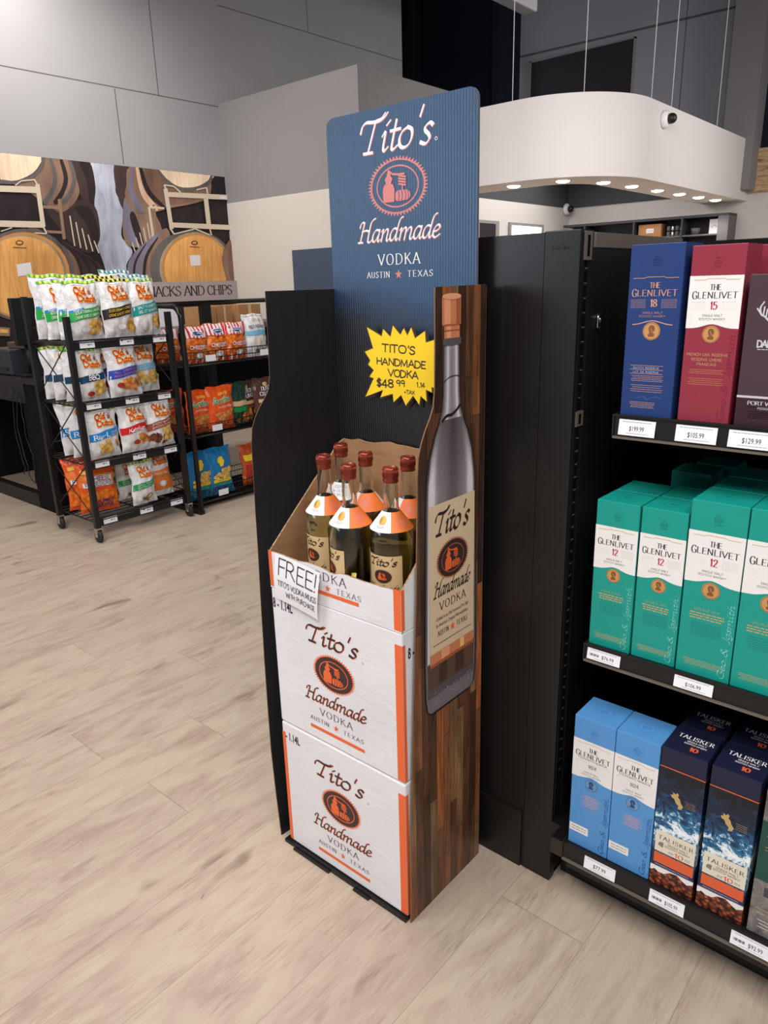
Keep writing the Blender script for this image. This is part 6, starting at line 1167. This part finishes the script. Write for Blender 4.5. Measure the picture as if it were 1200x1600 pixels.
XF = R(90)
CG = ('check_g', 'check_y')
B = lambda n, film, art, x, y, z, W, H, lab, grp, seed, rz=0, tilt=-.08, D=.085, check=CG: bag(n, W, H, D, film, art, (x, y, z), XF + rz, lab, grp, seed, tilt, check)
WF_ = 'bag_film_white'
g1 = 'white chip bags on the top tier of the rolling rack'
B('', WF_, art_green, -4.025, 2.105, 1.172, .205, .318, 'white bag with green band, front left of the rack top tier', g1, 1)
B('', WF_, art_black, -4.020, 2.305, 1.172, .205, .325, 'white bag with black band in the middle of the rack top tier', g1, 2, check=('bg_black', 'check_y'))
B('', WF_, art_teal, -4.030, 2.495, 1.172, .195, .325, 'white bag with teal band, front right of the rack top tier', g1, 3, rz=.05, check=('bg_teal', 'check_y'))
B('', WF_, art_green, -4.130, 2.100, 1.172, .205, .325, 'white green-banded bag second deep at the left of the top tier', g1, 4, rz=-.06)
B('', WF_, art_green, -4.235, 2.085, 1.172, .205, .32, 'white green-banded bag third deep at the left of the top tier', g1, 5, rz=-.12)
B('', WF_, art_green, -4.345, 2.075, 1.172, .205, .36, 'white green-banded bag at the very back left of the top tier', g1, 6, rz=-.1, tilt=-.02)
B('', WF_, art_black, -4.125, 2.300, 1.172, .205, .345, 'white bag with dark checked top behind the middle of the top tier', g1, 7, check=('bg_black', 'check_y'))
B('', WF_, art_teal, -4.130, 2.500, 1.172, .205, .350, 'white teal-edged bag behind the right one of the top tier', g1, 8, check=('bg_teal', 'bag_white'))
B('', WF_, art_teal, -4.240, 2.450, 1.172, .205, .380, 'tall white bag at the back of the top tier, right half', g1, 9, check=('bg_teal', 'bag_white'))
B('', WF_, art_green, -4.235, 2.240, 1.172, .2, .355, 'white bag with red-cornered top behind the middle ones of the top tier', g1, 10)
g2 = 'white chip bags on the second tier of the rolling rack'
B('', WF_, art_bbq, -4.030, 2.095, .830, .19, .295, 'white BBQ bag with navy band, left on the second tier', g2, 11)
B('', WF_, art_dressed, -4.015, 2.290, .830, .21, .31, 'white bag with royal blue band in the middle of the second tier', g2, 12)
B('', WF_, art_lblue, -4.10, 2.475, .830, .20, .31, 'white bag with pale blue band at the right of the second tier', g2, 13)
B('', WF_, art_bbq, -4.140, 2.085, .825, .20, .300, 'white BBQ bag second deep at the left of the second tier', g2, 14, rz=-.1)
B('', WF_, art_bbq, -4.250, 2.070, .825, .20, .310, 'white BBQ bag third deep at the left of the second tier', g2, 15, rz=-.12)
B('', WF_, art_dressed, -4.150, 2.270, .830, .20, .31, 'white blue-banded bag behind the middle one on the second tier', g2, 16)
B('', WF_, art_bbq, -4.35, 2.065, .825, .20, .30, 'white BBQ bag at the very back left of the second tier', g2, 17, rz=-.1)
g3 = 'white chip bags on the third tier of the rolling rack'
B('', WF_, art_ripl, -4.020, 2.110, .490, .205, .295, 'white bag with bright blue band, front left of the third tier', g3, 21)
B('', WF_, art_ketchup, -4.015, 2.310, .490, .20, .300, 'white ketchup bag with red band in the middle of the third tier', g3, 22)
B('', WF_, art_brown, -4.020, 2.490, .490, .195, .300, 'white bag with brown band at the right of the third tier', g3, 23)
B('', WF_, art_ripl, -4.160, 2.085, .488, .20, .325, 'white blue-banded bag second deep at the left of the third tier', g3, 24, rz=-.1)
B('', WF_, art_ripl, -4.265, 2.080, .488, .20, .325, 'white blue-banded bag at the back left of the third tier', g3, 25, rz=-.1)
g4 = 'chip bags on the lowest tier of the rolling rack'
B('', 'bag_film_orange', art_pleesers, -4.115, 2.080, .150, .235, .315, 'orange cheese puffs bag at the left of the lowest tier', g4, 31, rz=-.20, check=None, D=.10)
B('', 'bag_film_orange', art_pleesers, -4.240, 2.070, .150, .235, .325, 'orange cheese puffs bag just behind the front orange one', g4, 32, rz=-.22, check=None, D=.10)
B('', WF_, art_dill, -4.030, 2.330, .150, .175, .270, 'white bag with green band, front centre of the lowest tier', g4, 33, rz=.05)
B('', WF_, art_dill, -4.215, 2.330, .150, .16, .260, 'white green-banded bag second deep on the lowest tier', g4, 34, rz=.1)
B('', WF_, art_dill, -4.315, 2.290, .150, .17, .265, 'white green-banded bag furthest back on the lowest tier', g4, 35)
B('', WF_, art_orange, -4.110, 2.500, .150, .19, .33, 'white and orange dip-flavour bag at the right of the lowest tier', g4, 36)

# ------------------------------------------------------------------ rolling rack
rk = thing('rolling_snack_rack', 'black four-tier rolling rack full of chip bags', 'rack', (0, 0, 0))
PX0, PX1, PY0, PY1 = -4.435, -3.982, 1.965, 2.610
for x, y, zt, lean in ((PX1, PY0 + .008, 1.302, 0), (PX1, PY1, 1.302, 0), (PX0, PY0, 1.412, 0), (PX0, PY1, 1.412, 0)):
    mb = MB(); mb.box(x - .016, x + .016, y - .016, y + .016, .09, zt, 'black_steel', bev=.003); mb.build('upright', rk)
for tz in (1.160, .818, .478, .133):
    mb = MB()
    for k in range(9): x = PX0 + (PX1 - PX0) * k / 8; mb.tube([(x, PY0, tz), (x, PY1, tz)], .0035, 'black_steel', 6)
    for y in (PY0, (PY0 + PY1) / 2, PY1): mb.tube([(PX0, y, tz - .006), (PX1, y, tz - .006)], .005, 'black_steel', 6)
    mb.tube([(PX0, PY0, tz + .075), (PX0, PY1, tz + .075)], .004, 'black_steel', 6)
    mb.box(PX1 - .010, PX1 - .004, PY0 + .02, PY1 - .016, tz - .040, tz + .010, 'black_steel'); o = mb.build('shelf', rk)
    for i, fy in enumerate((.08, .46, .80)):
        mb = MB(); y0 = PY0 + (PY1 - PY0) * (fy + (.02 if tz > 1 else 0)); mb.box(PX1 - .0035, PX1 - .001, y0, y0 + .088, tz - .032, tz + .004, 'tag_paper'); a = Art(mb, on_x(PX1 - .001, .0004)); a.lines(y0 + .045, y0 + .072, tz - .022, tz - .008, 1, 'ink_grey', 1, word=2, th=.006); mb.build('price_tag', o)
mb = MB()
for z0, z1 in ((1.17, .84), (.83, .50), (.47, .15)):
    for y in (PY0 - .006, PY1 + .006):
        mb.tube([(PX0, y, z1), (PX1, y, z0)], .0035, 'black_steel', 6); mb.tube([(PX0, y + .004, z0), (PX1, y + .004, z1)], .0035, 'black_steel', 6)
mb.build('cross_brace', rk)
for x, y in ((PX1, PY0 + .008), (PX0, PY0), (PX1, PY1), (PX0, PY1)):
    t = bpy.data.objects.new('caster', None); 
    mb = MB(); mb.lathe([(.034, -.011), (.038, -.008), (.038, .008), (.034, .011)], 'rubber', 24, axis='y', org=(0, 0, .040)); c = mb.build('caster_wheel', rk, (x, y, 0))
    mb = MB(); mb.box(-.018, .018, -.016, -.013, .035, .088, 'chrome'); mb.box(-.018, .018, .013, .016, .035, .088, 'chrome'); mb.box(-.02, .02, -.018, .018, .082, .092, 'chrome'); mb.lathe([(.007, -.018), (.007, .018)], 'chrome', 12, axis='y', org=(0, 0, .040)); mb.build('caster_fork', c)
    bpy.data.objects.remove(t)

# ------------------------------------------------------------------ wire basket rack behind
bk = thing('basket_rack', 'black tubular rack with wire baskets behind the rolling rack', 'rack', (0, 0, 0))
BX0, BX1, BY0, BY1 = -4.50, -3.95, 2.68, 3.86
for y in (BY0, BY1):
    mb = MB(); arc = [(BX1, y, .015), (BX1, y, 1.24)] + [(BX1 - .08 + .08 * math.cos(R(q)), y, 1.25 + .08 * math.sin(R(q))) for q in range(0, 91, 15)] + [(BX0, y, 1.33), (BX0, y, .015)]
    mb.tube(arc, .017, 'black_steel', 10); mb.box(BX0, BX1 + .015, y - .016, y + .016, .0, .03, 'black_steel'); mb.build('side_frame', bk)
mb = MB(); mb.box(BX0 - .02, BX0 + .02, 3.22, 3.30, 0, 1.33, 'black_steel'); mb.build('rear_post', bk)
mb = MB(); mb.tube([(BX0, BY0, 1.335), (BX0, BY1, 1.335)], .016, 'black_steel', 8); mb.build('top_bar', bk)
mb = MB(); mb.box(BX0 - .004, BX0 + .02, BY0, 3.15, .30, .90, 'black_matte'); mb.build('rear_panel', bk)
for bz, h in ((.955, .085), (.495, .075), (.045, .085)):
    mb = MB(); x0, x1 = BX0 + .05, -4.035; y0, y1 = BY0 + .03, BY1 - .03
    for z in (bz, bz + h / 2, bz + h): mb.tube([(x1, y0, z), (x1, y1, z)], .0035 if z > bz else .005, 'black_steel', 5); mb.tube([(x0, y0, z), (x0, y1, z)], .0035, 'black_steel', 5); mb.tube([(x0, y0, z), (x1, y0, z)], .0035, 'black_steel', 5); mb.tube([(x0, y1, z), (x1, y1, z)], .0035, 'black_steel', 5)
    y = y0
    while y <= y1: mb.tube([(x1, y, bz + h), (x1, y, bz), (x0, y, bz), (x0, y, bz + h)], .0018, 'black_steel', 4); y += .024
    for k in range(6): x = x0 + (x1 - x0) * k / 5; mb.tube([(x, y0, bz), (x, y1, bz)], .0025, 'black_steel', 4)
    if bz < .6: mb.box(x0, x1, y0, y1, bz - .008, bz - .003, 'black_steel')
    o = mb.build('wire_basket', bk)
    for yy in (.24, .70, 1.02):
        if bz > .6 and yy == 1.02: continue
        mb = MB(); mb.box(x1 + .005, x1 + .008, y0 + yy - .06, y0 + yy + .02, bz + .02, bz + .06, 'tag_paper'); mb.build('price_tag', o)
mb = MB(); mb.box(-4.485, -4.470, 2.72, 3.545, 1.350, 1.480, 'white_paper'); mb.mats = [mat('sign_taupe', (176, 160, 156), .5)]
a = Art(mb, on_x(-4.470, .0006)); a.text('SNACKS AND CHIPS', 2.755, 3.495, 1.388, .062, 'ink_dark', 1, 'serif', 1.05)
tag(mb.build('aisle_sign'), 'taupe sign reading SNACKS AND CHIPS on top of the basket rack', 'sign')
gb = 'bags in the top wire basket'; kw = dict(check=None, D=.07)
B('', 'bag_film_cheese', art_cheezies, -4.085, 2.865, .965, .20, .235, 'orange bag with red striped top, first from the left in the top basket', gb, 41, **kw)
B('', 'bag_film_cheese', art_cheezies, -4.095, 3.035, .965, .20, .245, 'orange red-striped bag, second from the left in the top basket', gb, 42, **kw)
B('', 'bag_film_cheese', art_cheezies, -4.080, 3.19, .965, .185, .245, 'orange red-striped bag, third from the left beside the white tortilla bag', gb, 43, rz=.06, **kw)
B('', WF_, art_rest, -4.10, 3.385, .965, .20, .290, 'white tortilla chip bag at the right of the top basket', gb, 44, check=('bag_white', 'tal_cream'))
B('', 'bag_film_cheese', art_cheezies, -4.30, 2.80, .965, .20, .22, 'orange red-striped bag at the back of the top basket, by the rolling rack', gb, 45, **kw)
gm = 'bags in the middle wire basket'
B('', 'bag_film_orange', art_arriba, -4.10, 2.845, .505, .20, .285, 'orange nacho bag at the left of the middle basket', gm, 51, **kw)
B('', 'bag_film_orange', art_arriba, -4.08, 3.010, .505, .225, .295, 'orange nacho bag in front, second from the left of the middle basket', gm, 52, **kw)
B('', 'bag_film_green', art_green2, -4.13, 3.20, .505, .17, .295, 'dark green bag between the orange and brown bags', gm, 53, **kw)
B('', 'bag_film_brown', art_crunch, -4.16, 3.30, .505, .17, .29, 'brown bag behind the front brown one in the middle basket', gm, 54, **kw)
B('', 'bag_film_brown', art_crunch, -4.07, 3.40, .505, .20, .31, 'brown crunch chip bag at the right of the middle basket', gm, 55, **kw)
gl = 'bags in the lowest wire basket'
B('', 'bag_film_blue', art_blue, -4.10, 2.80, .055, .22, .33, 'blue corn chip bag behind the rack post, lowest basket left', gl, 61, **kw)
B('', 'bag_film_blue', art_blue, -4.09, 2.965, .055, .22, .33, 'blue corn chip bag facing out in the lowest basket', gl, 62, **kw)
B('', 'bag_film_rust', art_rust, -4.12, 3.275, .055, .19, .30, 'rust-brown bag at the right of the lowest basket', gl, 63, **kw)
B('', 'bag_film_orange', art_arriba, -4.26, 2.75, .505, .2, .29, 'orange nacho bag at the back left of the middle basket', gm, 56, **kw)

# ------------------------------------------------------------------ counter at the left edge
mat('printer_dark', (44, 50, 56), .4); mat('brown_box', (108, 78, 66), .7); mat('monitor_black', (15, 15, 16), .5)
ct = thing('till_counter', 'black steel counter with open frame legs behind the rolling rack', 'counter', (0, 0, 0))
mb = MB(); mb.box(-6.4, -4.66, 2.09, 2.75, .865, .905, 'black_steel', bev=.002); mb.build('counter_top', ct)
mb = MB(); mb.box(-6.4, -4.95, 2.094, 2.10, .735, .865, 'black_plastic'); mb.build('apron', ct)
mb = MB(); mb.box(-5.02, -4.68, 2.10, 2.20, 0, .865, 'black_matte'); mb.build('leg_panel', ct)
mb = MB(); mb.box(-6.38, -6.2, 2.10, 2.70, 0, .865, 'black_matte'); mb.build('leg_panel', ct)
mb = MB(); mb.box(-6.4, -5.02, 2.10, 2.16, .0, .095, 'black_plastic'); mb.build('base_beam', ct)
mb = MB(); mb.box(-4.70, -4.66, 2.10, 3.15, .30, .865, 'black_matte'); mb.build('back_screen', ct)
t = thing('monitor', 'black screen turned away on the counter at the left edge', 'monitor', (-5.0, 2.2, .905))
mb = MB(); mb.box(-.02, .02, -.085, .09, .20, .50, 'monitor_black', bev=.006); mb.build('screen', t)
mb = MB(); mb.tube([(-.02, 0, .02), (-.04, 0, .22)], .02, 'monitor_black'); mb.box(-.12, .06, -.08, .08, 0, .015, 'monitor_black', bev=.004); mb.build('stand', t)
t = thing('receipt_printer', 'dark boxy receipt printer on the counter below the monitor', 'printer', (-5.33, 2.16, .905))
mb = MB(); mb.box(-.16, .20, -.05, .2, 0, .17, 'printer_dark', bev=.01); mb.build('body', t)
mb = MB(); mb.box(-.12, .16, -.058, -.045, .03, .05, 'black_plastic'); mb.build('paper_slot', t)
mb = MB(); mb.box(-5.34, -5.06, 2.20, 2.36, 1.0765, 1.115, 'brown_box', bev=.003); tag(mb.build('small_box'), 'flat brown box lying on the dark receipt printer', 'box')
cw = ['left', 'middle', 'right']
for q, pts in enumerate(([(-5.05, 2.085, .80), (-5.10, 2.07, .55), (-5.02, 2.06, .32), (-5.0, 2.06, .22), (-4.93, 2.06, .20), (-4.92, 2.07, .35)], [(-5.02, 2.085, .78), (-4.98, 2.07, .62), (-4.96, 2.06, .50), (-4.90, 2.06, .40), (-4.91, 2.06, .25)], [(-5.12, 2.085, .83), (-5.12, 2.06, .5), (-5.06, 2.06, .28), (-5.10, 2.06, .24), (-5.04, 2.06, .30)])):
    P = []
    for i in range(len(pts) - 1):
        for s_ in range(5):
            w_ = s_ / 5; P.append(tuple(pts[i][j] * (1 - w_) + pts[i + 1][j] * w_ + (.006 * math.sin(7 * i + s_) if j == 0 else 0) for j in range(3)))
    mb = MB(); mb.tube(P, .0035, 'black_plastic', 5); tag(mb.build('hanging_cable'), 'thin black cable hanging under the counter, %s one of three' % cw[q], 'cable', 'cables under the counter')
# low cabinet with cartons behind the basket rack
kb = thing('back_counter', 'long low dark counter behind the basket rack carrying boxes', 'counter', (0, 0, 0))
mb = MB(); mb.box(-5.6, -5.05, 3.1, 4.9, 1.10, 1.14, 'shelf_side', bev=.002); mb.build('counter_top', kb)
mb = MB(); mb.box(-5.58, -5.08, 3.12, 3.62, 0, 1.10, 'black_matte'); mb.box(-5.58, -5.50, 3.62, 4.88, .45, 1.10, 'black_matte'); mb.box(-5.58, -5.08, 4.7, 4.88, 0, 1.1, 'black_matte'); mb.build('body', kb)
def cardboard(x, y, z, w, d, h, lab):
    mb = MB(); mb.box(-d / 2, d / 2, -w / 2, w / 2, 0, h, 'box_tan', bev=.002); a = Art(mb, on_x(d / 2, .0008)); a.rect(-w / 2 + .002, w / 2 - .002, h * .49, h * .51, 'kraft_edge', 1); a.rect(-w * .07, w * .07, h * .02, h * .98, 'crunch_cream', 2); tag(mb.build('cardboard_box', loc=(x, y, z)), lab, 'box', 'cardboard boxes on the back counter')
cardboard(-5.2, 3.72, 1.14, .16, .22, .15, 'plain cardboard box on the back counter, left of two touching ones')
cardboard(-5.2, 3.885, 1.14, .15, .22, .155, 'plain cardboard box on the back counter, right of two touching ones')
cardboard(-5.2, 4.15, 1.14, .24, .22, .155, 'wider cardboard box on the back counter behind the rack post')
mb = MB(); mb.box(-5.4, -5.39, 3.46, 3.64, 1.141, 1.34, 'white_paper'); tag(mb.build('white_board'), 'white board standing on the back counter left of the cardboard boxes', 'board')
